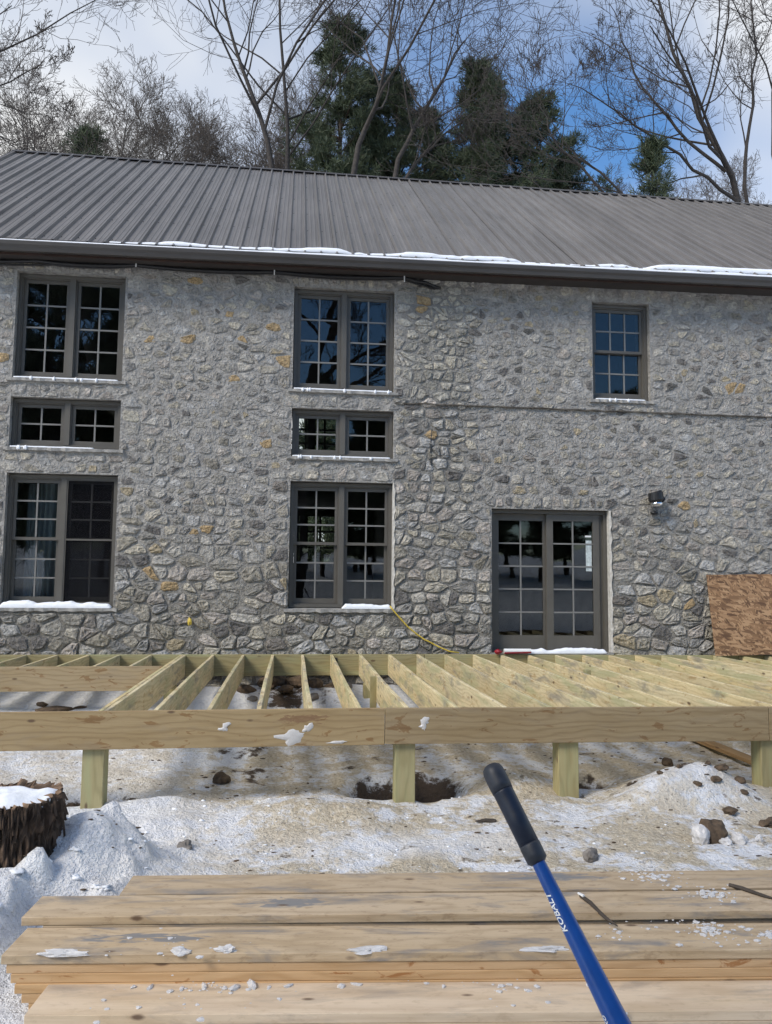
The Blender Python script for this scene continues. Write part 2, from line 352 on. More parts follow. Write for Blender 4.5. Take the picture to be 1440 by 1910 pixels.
L(nt_, tr.outputs[0], mx.inputs[1]); L(nt_, b.outputs[0], mx.inputs[2]); L(nt_, mx.outputs[0], nt_.nodes['Material Output'].inputs[0]); M['screen'] = m

m, nt_, b = mat('pine_needles'); v = objco(nt_, True)
n1 = noise(nt_, v, .6, 3); ra = N(nt_, 'ShaderNodeAttribute', attribute_name='tone').outputs['Fac']
c = mixc(nt_, ramp(nt_, math_n(nt_, 'ADD', math_n(nt_, 'MULTIPLY', n1, .6), math_n(nt_, 'MULTIPLY', ra, .4)), [(.3, 0), (.75, 1)]), (.036, .052, .026), (.100, .122, .060))
L(nt_, c, b.inputs['Base Color']); b.inputs['Roughness'].default_value = .6
M['needles'] = m

m, nt_, b = mat('oriented_strand'); v = objco(nt_, False)
q = None
for k_, (an_, sc__) in enumerate(((20, 1.0), (75, 1.1), (-35, .9), (125, 1.05), (-8, .8))):
    mp = N(nt_, 'ShaderNodeMapping'); mp.inputs['Rotation'].default_value = (0, R(an_), 0); mp.inputs['Location'].default_value = (k_*1.7, 0, k_*2.3); L(nt_, v, mp.inputs['Vector'])
    vo = N(nt_, 'ShaderNodeTexVoronoi'); vo.inputs['Scale'].default_value = 1; L(nt_, mapping(nt_, mp.outputs[0], (11*sc__, 5, 44*sc__)), vo.inputs['Vector'])
    s1 = N(nt_, 'ShaderNodeSeparateColor'); L(nt_, vo.outputs['Color'], s1.inputs[0])
    if q is None: q = s1.outputs[0]
    else:
        mm = N(nt_, 'ShaderNodeMix'); L(nt_, math_n(nt_, 'GREATER_THAN', s1.outputs[1], .62), mm.inputs[0]); L(nt_, q, mm.inputs[2]); L(nt_, s1.outputs[0], mm.inputs[3]); q = mm.outputs[0]
L(nt_, ramp(nt_, q, [(.08, (.12, .062, .030)), (.5, (.27, .150, .072)), (.92, (.43, .265, .140))]), b.inputs['Base Color']); b.inputs['Roughness'].default_value = .75
bump(nt_, b, q, .3, .004); M['osb'] = m
m, nt_, b = mat('blue_fibreglass'); v = objco(nt_, False); n1 = noise(nt_, v, 30, 3)
L(nt_, ramp(nt_, n1, [(.3, (.003, .042, .195)), (.7, (.004, .052, .235))]), b.inputs['Base Color']); b.inputs['Roughness'].default_value = .28; M['blue'] = m
m, nt_, b = mat('rubber_grip'); v = objco(nt_, False); n1 = noise(nt_, v, 60, 4)
L(nt_, ramp(nt_, n1, [(.3, (.010, .012, .016)), (.7, (.022, .025, .034))]), b.inputs['Base Color']); b.inputs['Roughness'].default_value = .5; bump(nt_, b, n1, .2, .002); M['grip'] = m
M['gripblue'] = simple('blue_grip', (.004, .008, .020), .45, nscale=50, var=.2)

# ------------------------------------------------------------------ ground
def axis(lo, f0, f1, hi, step):
    fine = np.arange(f0, f1+1e-6, step); out = [fine]
    def tail(start, end):
        s, x, l = step, start, []
        while abs(x-end) > 1e-3 and (x < end if end > start else x > end):
            s = min(s*1.28, 60); x = x+s if end > start else x-s
            l.append(x)
        return np.array(l)
    return np.concatenate([tail(f0, lo)[::-1], fine, tail(f1, hi)])
def G(x, y, cx, cy, sx, sy): return np.exp(-((x-cx)/sx)**2-((y-cy)/sy)**2)
def ground_h(x, y):
    P = np.stack([x, y, 0*x], -1)
    h = .30*sstep(7.6, 10.8, y)*(1-sstep(21, 26, y))
    near = 1-sstep(9, 30, np.hypot(x, y-6))
    lump = .035*fbm(P*1.1, 4)+.040*fbm(P*np.array([3.6, 3.6, 1])+5, 4)+.028*(1-np.abs(fbm(P*np.array([9., 9., 1])+9, 4)))
    left = sstep(-.4, -1.2, x)*sstep(6.4, 5.4, y)
    lump = lump*(1+.7*left)+left*.13*np.maximum(0, fbm(P*np.array([6., 6., 1])+21, 3))*1.6
    h = h+lump*near
    h = h+.40*G(x, y, -1.16, 4.98, .34, .38)+.20*G(x, y, -1.52, 4.42, .34, .26)+.09*G(x, y, -1.8, 3.8, .5, .6)
    h = h+.27*G(x, y, 3.42, 6.35, .45, .36)+.13*G(x, y, 2.98, 6.12, .30, .20)+.13*G(x, y, 1.98, 6.75, .35, .22)+.10*G(x, y, .2, 6.1, .6, .3)
    h = h-.42*G(x, y, 1.20, 6.86, .27, .24)-.34*G(x, y, .74, 6.82, .18, .18)-.30*G(x, y, 2.66, 7.00, .25, .18)-.24*G(x, y, 2.08, 7.08, .22, .14)
    h = h-.13*G(x, y, -1.72, 6.72, .15, .12)-.12*G(x, y, -1.30, 6.72, .12, .10)+.06*G(x, y, -1.0, 6.45, .3, .1)
    h = h+.12*G(x, y, 0, 10.3, 1.0, .45)*(1+.8*fbm(P*4, 2))
    h = h-.25*sstep(6.0, 2.0, np.hypot(x, y+3))*0
    st = sstep(-1.45, -1.25, x)*sstep(4.5, 4.32, y)*sstep(2.75, 3.0, y)
    h = h*(1-st)-.012*st
    # open ground rises to a bank behind the viewer
    h = h+sstep(-6, -22, y)*1.7+sstep(-22, -60, y)*3
    return h
gx = axis(-400, -3.2, 5.4, 400, .032); gy = axis(-300, 2.8, 8.6, 500, .032)
X, Y = np.meshgrid(gx, gy); Z = ground_h(X, Y)
nx, ny = len(gx), len(gy); idx = np.arange(nx*ny).reshape(ny, nx)
fc = np.stack([idx[:-1, :-1], idx[:-1, 1:], idx[1:, 1:], idx[1:, :-1]], -1).reshape(-1, 4)
gme = mesh_np('ground', np.stack([X, Y, Z], -1).reshape(-1, 3), fc, M['ground'], True)
Pg = np.stack([X, Y, 0*X], -1)
soil = 1.3*G(X, Y, 1.20, 6.92, .30, .26)+1.1*G(X, Y, .74, 6.88, .19, .18)+1.3*G(X, Y, 2.66, 6.98, .28, .26)+1.2*G(X, Y, 2.10, 7.05, .26, .18)+.85*G(X, Y, -1.72, 6.76, .15, .12)+.8*G(X, Y, -1.28, 6.76, .12, .10)
soil = soil+.75*G(X, Y, .05, 10.35, .75, .45)+.42*G(X, Y, 3.6, 6.2, .35, .25)*(fbm(Pg*6, 2) > .05)+.5*G(X, Y, 2.9, 6.45, .3, .06)+.5*G(X, Y, 3.55, 5.55, .3, .12)
soil = soil+.62*sstep(.10, .5, fbm(Pg*np.array([3.2, 3.2, 1])+31, 4))*sstep(6.7, 7.4, Y)*sstep(2.6, .2, np.abs(X-.1))+.45*sstep(.25, .5, fbm(Pg*np.array([4.5, 4.5, 1])+61, 4))*sstep(4.5, 5, Y)*(1-sstep(9, 11, Y))*sstep(-1.0, 0, X)
tan = 1.0*sstep(-1.3, .1, X)*sstep(3.6, 4.6, Y)*(1-sstep(7.2, 9.4, Y))+.6*sstep(6.2, 7.0, Y)*(1-sstep(8.4, 10, Y))
tan = tan*(1-.75*G(X, Y, .9, 5.35, .9, .28))*(1-.6*G(X, Y, 3.3, 6.3, .6, .4))+.7*G(X, Y, 1.35, 4.85, .7, .25)
attr(gme, 'near', (1-.95*sstep(10, 22, np.hypot(X, Y-5))).ravel()); attr(gme, 'soil', soil.ravel()); attr(gme, 'tan', np.clip(tan, 0, 1).ravel())
ground = link('ground', gme); tag(ground, kind='structure')
def gz(x, y): return float(ground_h(np.array([x], float), np.array([y], float))[0])

# ------------------------------------------------------------------ house
WY = 11.0                                  # front face of the stone wall
HX0, HX1 = -5.62, 12.0; BY = 21.2          # ends of the house, back face
ZB = -.15
EAVE_Z = lambda x: 6.475+.011*(x-1.3)      # the roof edge climbs a little to the right
RIDGE_Y, RIDGE_Z = 16.1, 10.60; EDGE_Y = 10.70
house = empty('stone_house', (3.2, 16.1, 0), 'two storey rubble stone house with grey standing rib metal roof', 'house')
COLA, COLB = (-3.89, -2.42), (-.04, 1.44)
OPEN = [(*COLA, 4.55, 6.09), (*COLA, 3.58, 4.30), (*COLA, 1.39, 3.24), (*COLB, 4.54, 6.08), (*COLB, 3.56, 4.28), (*COLB, 1.39, 3.22),
        (4.48, 5.40, 4.56, 6.10), (2.90, 4.70, .79, 2.885)]
WTOP = 6.40; WB = .5
xs = sorted(set([HX0, HX1]+[q for o in OPEN for q in o[:2]])); zs = sorted(set([ZB, WTOP]+[q for o in OPEN for q in o[2:]]))
def refine(a, step, lim=None):
    out = []
    for p, q in zip(a[:-1], a[1:]):
        n = max(1, int(round((q-p)/step))); out += list(np.linspace(p, q, n+1)[:-1])
    return np.array(out+[a[-1]])
wx = refine(xs, .07); wz = refine(zs, .07)
Xw, Zw = np.meshgrid(wx, wz); inn = np.zeros_like(Xw)
edge = np.ones_like(Xw)
for (a, b_, c_, d_) in OPEN:
    dx = np.maximum(np.maximum(a-Xw, Xw-b_), 0); dz = np.maximum(np.maximum(c_-Zw, Zw-d_), 0); edge = np.minimum(edge, np.hypot(dx, dz)/.1)
Yw = WY+.012*fbm(np.stack([Xw*5, Zw*5, 0*Xw], -1), 3)*np.clip(edge, 0, 1)
# the lower wall to the right of the ledge stands a little proud
Vw = list(np.stack([Xw, Yw, Zw], -1).reshape(-1, 3)); nxw = len(wx); Fw = []
for j in range(len(wz)-1):
    zc = (wz[j]+wz[j+1])/2
    for i in range(nxw-1):
        xc = (wx[i]+wx[i+1])/2
        if any(a < xc < b_ and c_ < zc < d_ for a, b_, c_, d_ in OPEN): continue
        k = j*nxw+i; Fw.append([k, k+1, k+1+nxw, k+nxw])
mb = MB(); mb.v = [tuple(q) for q in Vw]; mb.f = Fw
for a, b_, c_, d_ in OPEN:                # reveals
    y1 = WY+WB
    mb.add([(a, WY, c_), (a, y1, c_), (a, y1, d_), (a, WY, d_)], [[0, 3, 2, 1]]); mb.add([(b_, WY, c_), (b_, y1, c_), (b_, y1, d_), (b_, WY, d_)], [[0, 1, 2, 3]])
    mb.add([(a, WY, d_), (a, y1, d_), (b_, y1, d_), (b_, WY, d_)], [[0, 3, 2, 1]]); mb.add([(a, WY, c_), (a, y1, c_), (b_, y1, c_), (b_, WY, c_)], [[0, 1, 2, 3]])
wall = mb.build('wall', M['mortar'], house)

# --- rubble stones: clipped cells round scattered seeds, laid wider than tall
ASP = 1.45; CW = .235
sx0, sx1, sz0, sz1 = HX0+.05, 8.6, .05, 6.36
seeds = []
r2 = random.Random(11)
zrow = sz0; row = 0
while zrow < sz1:
    hi_ = min(1, max(0, (zrow-2.2)/1.6)); rh = r2.uniform(.10, .20)*(1-.10*hi_); xq = sx0+r2.uniform(0, .15)
    while xq < sx1:
        ww = r2.choice((r2.uniform(.10, .2), r2.uniform(.16, .30), r2.uniform(.25, .42)))*(1-.12*hi_)
        seeds.append((xq+ww/2+r2.uniform(-.03, .03), zrow+rh/2+r2.uniform(-.055, .055))); xq += ww
        if r2.random() < .16: seeds.append((xq-.03, zrow+rh*r2.uniform(.2, .9)))
    zrow += rh
def inside(x, z, pad=0): return any(a-pad < x < b_+pad and c_-pad < z < d_+pad for a, b_, c_, d_ in OPEN)
LINT = [(o[0]-.05, o[1]+.05, o[3]+.005, o[3]+.20) for o in OPEN if o[3] > 6 or o[3] < 3]
seeds = [s for s in seeds if r2.random() > .13]
seeds = [s for s in seeds if not inside(*s, .03) and not any(a < s[0] < b_ and c_ < s[1] < d_ for a, b_, c_, d_ in LINT)]
for a, b_, c_, d_ in LINT:                 # a soldier course over the openings
    xq = a+.05
    while xq < b_:
        seeds.append((xq, (c_+d_)/2+r2.uniform(-.01, .01))); xq += r2.uniform(.10, .17)
S = np.array(seeds)*np.array([1, ASP])
cell = {}
for i, s in enumerate(S): cell.setdefault((int(s[0]//.4), int(s[1]//.4)), []).append(i)
def clip(poly, n, d):
    out = []
    for i in range(len(poly)):
        p, q = poly[i], poly[(i+1) % len(poly)]; dp_, dq = p[0]*n[0]+p[1]*n[1]-d, q[0]*n[0]+q[1]*n[1]-d
        if dp_ <= 0: out.append(p)
        if (dp_ < 0 < dq) or (dq < 0 < dp_):
            t = dp_/(dp_-dq); out.append((p[0]+(q[0]-p[0])*t, p[1]+(q[1]-p[1])*t))
    return out
OCHRE = [(-.33, 3.70), (-.70, 5.32), (-1.45, 6.0), (-.96, 5.62), (-1.25, 2.44), (-1.70, 1.62+.1), (-.35, 5.45), (5.95, 2.95), (-1.9, 1.9), (-2.0, 5.25), (5.9, 1.5), (2.1, 4.0), (-1.55, 5.2), (1.9, 5.9), (-4.0, 4.85), (-4.05, 2.55), (-.2, 5.0), (-.95, 4.6), (6.8, 4.9)]
PALE = [(-1.72, 1.62), (2.15, 5.85), (2.3, 5.95), (2.0, 5.45), (2.2, 5.1), (2.05, 4.95), (.2+1.2, 1.1), (-2.3, 4.0), (2.25, 5.3), (5.6, 5.85), (2.1, 5.7)]
DARK = [(-.72, 5.18), (2.95, 6.05), (3.3, 4.95), (3.45, 5.6), (5.72, 2.97), (4.9, 4.35), (2.8, 5.7), (6.7, 4.7), (6.0, 4.6), (5.75, 4.75), (6.35, 4.75)]
stones = []
for i, s in enumerate(S):
    g = .5; poly = [(s[0]-g, s[1]-g), (s[0]+g, s[1]-g), (s[0]+g, s[1]+g), (s[0]-g, s[1]+g)]
    ci, cj = int(s[0]//.4), int(s[1]//.4)
    nb = [k for a in (-2, -1, 0, 1, 2) for b_ in (-2, -1, 0, 1, 2) for k in cell.get((ci+a, cj+b_), ()) if k != i]
    nb.sort(key=lambda k: (S[k][0]-s[0])**2+(S[k][1]-s[1])**2)
    for k in nb[:22]:
        n = (S[k][0]-s[0], S[k][1]-s[1]); d = n[0]*(S[k][0]+s[0])/2+n[1]*(S[k][1]+s[1])/2; poly = clip(poly, n, d)
        if len(poly) < 3: break
    if len(poly) < 3: continue
    sz_ = s[1]/ASP; poly = [(p[0], p[1]/ASP) for p in poly]
    lims = [(-1, 0, -sx0), (1, 0, sx1), (0, -1, -sz0), (0, 1, sz1)]
    for a, b_, c_, d_ in OPEN:
        if s[0] < a and s[0] > a-.5: 
            if c_-.02 < sz_ < d_+.02: lims.append((1, 0, a-.004))
        if s[0] > b_ and s[0] < b_+.5:
            if c_-.02 < sz_ < d_+.02: lims.append((-1, 0, -(b_+.004)))
        if sz_ > d_ and sz_ < d_+.5 and a-.3 < s[0] < b_+.3: lims.append((0, -1, -(d_+.006)))
        if sz_ < c_ and sz_ > c_-.5 and a-.3 < s[0] < b_+.3: lims.append((0, 1, c_-.05))
    for n0, n1_, d in lims:
        poly = clip(poly, (n0, n1_), d)
        if len(poly) < 3: break
    if len(poly) < 3: continue
    P = np.array(poly); c = P.mean(0)
    # mortar joint: wide and flush high up, narrow and deep near the ground
    hgt = np.clip((c[1]-1.2)/2.6, 0, 1)*.75+.25*(r2.random())
    if abs(c[0]-2.1+.12*math.sin(c[1]*3)) < .55: hgt *= .45
    gap_ = .007+.010*hgt+r2.random()**2*.020
    ext = np.hypot(*(P-c).T); P = c+(P-c)*np.maximum(.45, 1-gap_/np.maximum(ext, .02)*1.25)[:, None]
    e = np.roll(P, -1, 0); area = .5*abs(np.sum(P[:, 0]*e[:, 1]-e[:, 0]*P[:, 1]))
    if area < .0022: continue
    # knock the corners off
    Q = []
    for k in range(len(P)):
        a_, b__ = P[k], P[(k+1) % len(P)]; l = np.linalg.norm(b__-a_); t = r2.uniform(.08, .26) if l > .05 else .35
        Q.append(a_+(b__-a_)*t)
        if l > .03: Q.append(a_+(b__-a_)*(1-t))
    Q = np.array(Q)+np.array([[r2.uniform(-.010, .010), r2.uniform(-.009, .009)] for _ in Q])
    n = len(Q); proud = (.009+.017*(1-hgt))*r2.uniform(.6, 1.35)*(1.0 if area > .012 else .75)
    sh = np.array([r2.uniform(-.12, .12), r2.uniform(-.12, .12)])*np.sqrt(area); tilt = np.array([r2.uniform(-.10, .10), r2.uniform(-.12, .08)])
    def ring(k, dep, jit):
        pts = c+sh*(1-k)+(Q-c)*k; yy = WY-dep-(pts-c)@tilt*(1-hgt*.5)*1.0*(k < 1)+np.array([r2.uniform(-jit, jit) for _ in range(n)]); yy = np.minimum(yy, WY+.02)
        return np.stack([pts[:, 0], yy, pts[:, 1]], -1)
    V = np.concatenate([ring(1.05, -.014, 0), ring(.96-.08*hgt, proud*(.62-.25*hgt), proud*.25), ring(.80-.10*hgt, proud*.95, proud*.45), ring(.42, proud*1.0, proud*.60), [[c[0]+sh[0], WY-proud*r2.uniform(.85, 1.3), c[1]+sh[1]]]])
    Fs = [[k*n+j, k*n+(j+1) % n, (k+1)*n+(j+1) % n, (k+1)*n+j] for k in (0, 1, 2) for j in range(n)]+[[3*n+j, 3*n+(j+1) % n, 4*n] for j in range(n)]
    g0 = r2.uniform(.27, .47)*(1 if r2.random() < .85 else .72)
    tint = r2.choice([(1, .97, .90), (.98, .99, 1.0), (1, .98, .95), (1.06, 1.0, .86), (1.0, .98, .93), (1.03, .96, .90), (1.0, .95, .84)])
    cl = np.array(tint)*np.array([1.03, 1.0, .95])*g0; sm = hgt*r2.uniform(.3, 1.1)
    q = r2.random()
    if q < .025: cl = np.array([.38, .32, .22]); sm *= .5
    elif q < .12: cl = np.array([.16, .15, .14])
    if 1.6 < c[0] < 2.6 and c[1] > 4.5: cl = np.array([.42, .40, .35])*r2.uniform(.65, 1.1); sm = 0
    for px, pz in OCHRE:
        if abs(px-c[0]) < .10 and abs(pz-c[1]) < .08: cl = np.array([.40, .29, .16]); sm = -.6
    for px, pz in PALE:
        if abs(px-c[0]) < .10 and abs(pz-c[1]) < .08: cl = np.array([.44, .41, .34]); sm = -.5
    for px, pz in DARK:
        if abs(px-c[0]) < .10 and abs(pz-c[1]) < .08: cl = np.array([.12, .115, .105]); sm = -.5
    rs_ = np.concatenate([np.full(n, 1.6), np.full(n, .10+.75*hgt), np.full(n, -.30+.65*hgt), np.full(n, -.6+.55*hgt), [-.65+.5*hgt]])+(sm-.6)*.5+r2.uniform(-.35, .35)
    stones.append((area, c, V, Fs, cl, rs_))
vis = [s for s in stones if -4.1 < s[1][0] < 7.3 and .75 < s[1][1] < 6.2]
vis.sort(key=lambda s: -s[0]); pick = set(id(s) for s in vis[:300])
rest = MB(); rc = []; rs = []
for s in stones:
    if id(s) in pick:
        me = mesh_np('stone', s[2], s[3], M['stone']); nv = len(s[2])
        attr(me, 'scol', np.tile([*s[4], 1], (nv, 1)), typ='FLOAT_COLOR'); attr(me, 'smear', s[5])
        link('stone', me, wall)
    else:
        rest.add(s[2], s[3]); rc.append(np.tile([*s[4], 1], (len(s[2]), 1))); rs.append(s[5])
ro = rest.build('rubble_stones', M['stone'], wall); attr(ro.data, 'scol', np.concatenate(rc), typ='FLOAT_COLOR'); attr(ro.data, 'smear', np.concatenate(rs)); tag(ro, kind='stuff')

# side, back walls, floor
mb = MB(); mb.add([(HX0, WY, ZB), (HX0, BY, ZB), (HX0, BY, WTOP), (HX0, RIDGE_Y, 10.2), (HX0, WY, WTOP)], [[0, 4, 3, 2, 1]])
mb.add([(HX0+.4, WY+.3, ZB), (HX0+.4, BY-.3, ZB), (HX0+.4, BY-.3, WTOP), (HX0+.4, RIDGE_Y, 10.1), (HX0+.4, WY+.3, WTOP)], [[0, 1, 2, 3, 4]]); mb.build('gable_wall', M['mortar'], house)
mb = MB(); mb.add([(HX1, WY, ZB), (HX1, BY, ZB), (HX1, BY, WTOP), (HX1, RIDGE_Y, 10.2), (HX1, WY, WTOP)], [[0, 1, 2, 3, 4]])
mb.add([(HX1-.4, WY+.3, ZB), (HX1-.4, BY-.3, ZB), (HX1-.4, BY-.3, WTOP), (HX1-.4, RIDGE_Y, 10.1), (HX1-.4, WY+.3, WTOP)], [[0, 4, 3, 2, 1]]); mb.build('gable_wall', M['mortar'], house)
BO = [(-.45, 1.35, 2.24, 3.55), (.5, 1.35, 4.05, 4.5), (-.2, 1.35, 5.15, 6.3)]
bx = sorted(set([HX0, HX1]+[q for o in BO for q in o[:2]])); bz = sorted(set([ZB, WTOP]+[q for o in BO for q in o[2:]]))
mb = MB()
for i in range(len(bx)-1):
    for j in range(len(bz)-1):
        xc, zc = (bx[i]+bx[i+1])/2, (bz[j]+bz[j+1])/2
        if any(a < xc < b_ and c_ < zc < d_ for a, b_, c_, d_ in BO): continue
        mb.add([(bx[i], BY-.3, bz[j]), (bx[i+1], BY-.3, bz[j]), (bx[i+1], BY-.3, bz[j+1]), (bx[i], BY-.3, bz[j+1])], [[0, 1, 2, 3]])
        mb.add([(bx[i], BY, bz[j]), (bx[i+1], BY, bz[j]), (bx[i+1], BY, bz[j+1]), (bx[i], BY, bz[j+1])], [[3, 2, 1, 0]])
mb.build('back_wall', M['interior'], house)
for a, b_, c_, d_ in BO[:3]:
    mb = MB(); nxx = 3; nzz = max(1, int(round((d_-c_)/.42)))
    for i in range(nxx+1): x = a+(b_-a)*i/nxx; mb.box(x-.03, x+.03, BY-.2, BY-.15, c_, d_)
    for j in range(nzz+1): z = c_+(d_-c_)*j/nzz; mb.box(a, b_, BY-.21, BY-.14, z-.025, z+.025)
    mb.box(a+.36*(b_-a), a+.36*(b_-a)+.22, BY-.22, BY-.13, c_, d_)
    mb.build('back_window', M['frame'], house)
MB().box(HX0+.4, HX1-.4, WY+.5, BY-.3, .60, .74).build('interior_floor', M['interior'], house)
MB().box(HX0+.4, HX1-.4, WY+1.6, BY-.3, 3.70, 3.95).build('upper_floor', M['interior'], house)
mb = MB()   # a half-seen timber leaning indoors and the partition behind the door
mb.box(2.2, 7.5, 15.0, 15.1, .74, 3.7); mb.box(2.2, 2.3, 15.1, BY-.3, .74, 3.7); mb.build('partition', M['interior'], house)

# ledge across the upper right wall
mb = MB(); n = 110; lx = np.linspace(1.46, 9.0, n); lp = fbm(np.stack([lx*6, 0*lx, 0*lx], -1), 3); lq = fbm(np.stack([lx*14, 0*lx+4, 0*lx], -1), 3)
V = []; Fs = []
for i in range(n):
    z = 4.405+.006*lp[i]-.006*(lx[i]-1.4)/6; d = .040+.018*lq[i]
    V += [(lx[i], WY+.02, z+.010), (lx[i], WY-d, z+.006*lq[i]+.004), (lx[i], WY-d+.004, z-.010+.006*lp[i]), (lx[i], WY+.02, z-.018)]
for i in range(n-1):
    for k in range(3): Fs.append([4*i+k, 4*i+k+1, 4*i+k+5, 4*i+k+4])
mb.add(V, Fs).build('ledge', simple('dark_ledge', (.13, .115, .095), .9, nscale=14, var=.4, bmp=.4), house)

# ------------------------------------------------------------------ windows and door
def frame_ring(mb, x0, x1, z0, z1, w_, y0, y1, wb=None, wt=None):
    wb = wb or w_; wt = wt or w_
    mb.box(x0, x0+w_, y0, y1, z0, z1); mb.box(x1-w_, x1, y0, y1, z0, z1)
    mb.box(x0+w_, x1-w_, y0+.002, y1-.002, z0, z0+wb); mb.box(x0+w_, x1-w_, y0+.002, y1-.002, z1-wt, z1)
prnd = random.Random(3)
def sash(parent, x0, x1, z0, z1, y, nc, nr, st=.052, rb=.06, rtp=.05):
    mb = MB(); frame_ring(mb, x0, x1, z0, z1, st, y, y+.045, rb, rtp); mb.build('sash', M['frame'], parent)
    gx0, gx1, gz0, gz1 = x0+st, x1-st, z0+rb, z1-rtp; mw = .011
    for i in range(1, nc):
        x = gx0+(gx1-gx0)*i/nc; MB().box(x-mw, x+mw, y+.010, y+.034, gz0, gz1).build('muntin', M['muntin'], parent)
    for j in range(1, nr):
        z = gz0+(gz1-gz0)*j/nr; MB().box(gx0, gx1, y+.0085, y+.0325, z-mw, z+mw).build('muntin', M['muntin'], parent)
    for i in range(nc):
        for j in range(nr):
            a, b_ = gx0+(gx1-gx0)*i/nc, gx0+(gx1-gx0)*(i+1)/nc; c_, d_ = gz0+(gz1-gz0)*j/nr, gz0+(gz1-gz0)*(j+1)/nr
            hw, hh = (b_-a)/2, (d_-c_)/2
            MB().box(-hw, hw, -.002, .002, -hh, hh).build('pane', M['glass'], parent, ((a+b_)/2, y+.0225, (c_+d_)/2), (prnd.gauss(0, .0035), 0, prnd.gauss(0, .0035)))
def window(rect, kind, label, nc=2, nr=4):
    x0, x1, z0, z1 = rect; x0 += .008; x1 -= .008; z1 -= .012; z0 += .035; y = WY+.085
    mb = MB(); frame_ring(mb, x0, x1, z0, z1, .040, y, y+.14, .036, .045)
    fr2 = .016; frame_ring(mb, x0+.040, x1-.040, z0+.036, z1-.045, fr2, y+.022, y+.14)
    mid = (x0+x1)/2; pair = (x1-x0) > 1.2
    if pair: mb.box(mid-.036, mid+.036, y-.004, y+.14, z0+.036, z1-.045); mb.box(mid-.052, mid+.052, y+.024, y+.138, z0+.053, z1-.062)
    wn = mb.build('window', M['frame'], house); wn['label'] = label
    spans = [(x0+.058, mid-.054), (mid+.054, x1-.058)] if pair else [(x0+.058, x1-.058)]
    for k, (a, b_) in enumerate(spans):
        if kind == 'casement': sash(wn, a, b_, z0+.055, z1-.064, y+.045, nc, nr, .042, .050, .045)
        else:
            zm = (z0+z1)/2+.02
            sash(wn, a, b_, zm-.02, z1-.064, y+.040, nc, nr, .040, .040, .045); sash(wn, a, b_, z0+.055, zm+.018, y+.088, nc, nr, .040, .070, .040)
    sb = MB(); n = 26; xx = np.linspace(rect[0]-.06, rect[1]+.06, n); V = []; Fs = []
    for i, x in enumerate(xx):
        j = .010*math.sin(i*2.1+rect[0])+prnd.uniform(-.007, .007); z = rect[2]
        V += [(x, WY+.2, z+.034), (x, WY-.035+j, z+.012), (x, WY-.040+j, z-.030+j*.6), (x, WY+.03, z-.045)]
    for i in range(n-1):
        for k in range(3): Fs.append([4*i+k, 4*i+k+1, 4*i+k+5, 4*i+k+4])
    Fs += [[0, 3, 2, 1], [4*n-4, 4*n-3, 4*n-2, 4*n-1]]
    sb.add(V, Fs).build('sill', M['sill'], wn)
    return wn, spans
window(OPEN[0], 'casement', 'tall pair of eight pane casements at top left')
window(OPEN[1], 'casement', 'short pair of four pane windows at left', 2, 2)
wl, sp = window(OPEN[2], 'hung', 'pair of double hung windows at lower left, right one behind a dark screen', 2, 3)
window(OPEN[3], 'casement', 'tall pair of eight pane casements at top centre, blue with sky')
window(OPEN[4], 'casement', 'short pair of four pane windows at centre', 2, 2)
wm, sp2 = window(OPEN[5], 'hung', 'pair of double hung windows at lower centre', 2, 3)
window(OPEN[6], 'hung', 'single twelve pane double hung window at top right', 3, 2)
mb = MB(); a, b_ = sp[1]; zb, zt = 1.46, 3.18
frame_ring(mb, a-.022, b_+.022, zb, zt, .022, WY+.088, WY+.10); mb.box(a, b_, WY+.09, WY+.098, 2.325, 2.350); mb.build('screen_frame', M['frame'], wl)
MB().box(a, b_, WY+.100, WY+.101, zb+.02, zt-.02).build('insect_screen', M['screen'], wl)
# sheer drape inside the lower left window
n = 60; V = []; Fs = []
for i in range(n):
    x = -3.75+.62*i/(n-1); y = WY+.45+.035*math.sin(i*.9)+.02*math.sin(i*.37)
    V += [(x, y, 1.42), (x+.03*math.sin(i*.2), y+.03, 3.15)]
for i in range(n-1): Fs.append([2*i, 2*i+2, 2*i+3, 2*i+1])
dr = MB().add(V, Fs).build('drape', simple('drape_cloth', (.32, .34, .36), .9, nscale=5), wl, smooth=True)

x0, x1, z0, z1 = OPEN[7]; y = WY+.09
mb = MB(); frame_ring(mb, x0+.004, x1-.006, z0, z1-.008, .045, y, y+.16, .035, .05)
door = mb.build('door', M['frame'], house); door['label'] = 'grey two leaf sliding glass door with ten panes each'
mid = (x0+x1)/2
sash(door, x0+.05, mid+.03, z0+.036, z1-.06, y+.085, 2, 5, .10, .20, .10)
sash(door, mid-.03, x1-.11, z0+.036, z1-.06, y+.030, 2, 5, .10, .20, .10)
MB().box(x1-.108, x1-.052, y+.055, y+.10, z0+.036, z1-.06).build('jamb', M['frame'], door)
st = MB().box(4.385, 4.475, y+.047, y+.050, 1.98, 2.44); st.build('sticker', simple('sticker_paper', (.50, .55, .54), .6, nscale=25, var=.3, bmp=0), door)
MB().box(4.375, 4.470, y+.047, y+.050, 2.49, 2.515).build('sticker', M['white'], door)
MB().box(x0-.03, x1+.02, WY-.05, WY+.26, .70, .787).build('threshold', M['sill'], door)
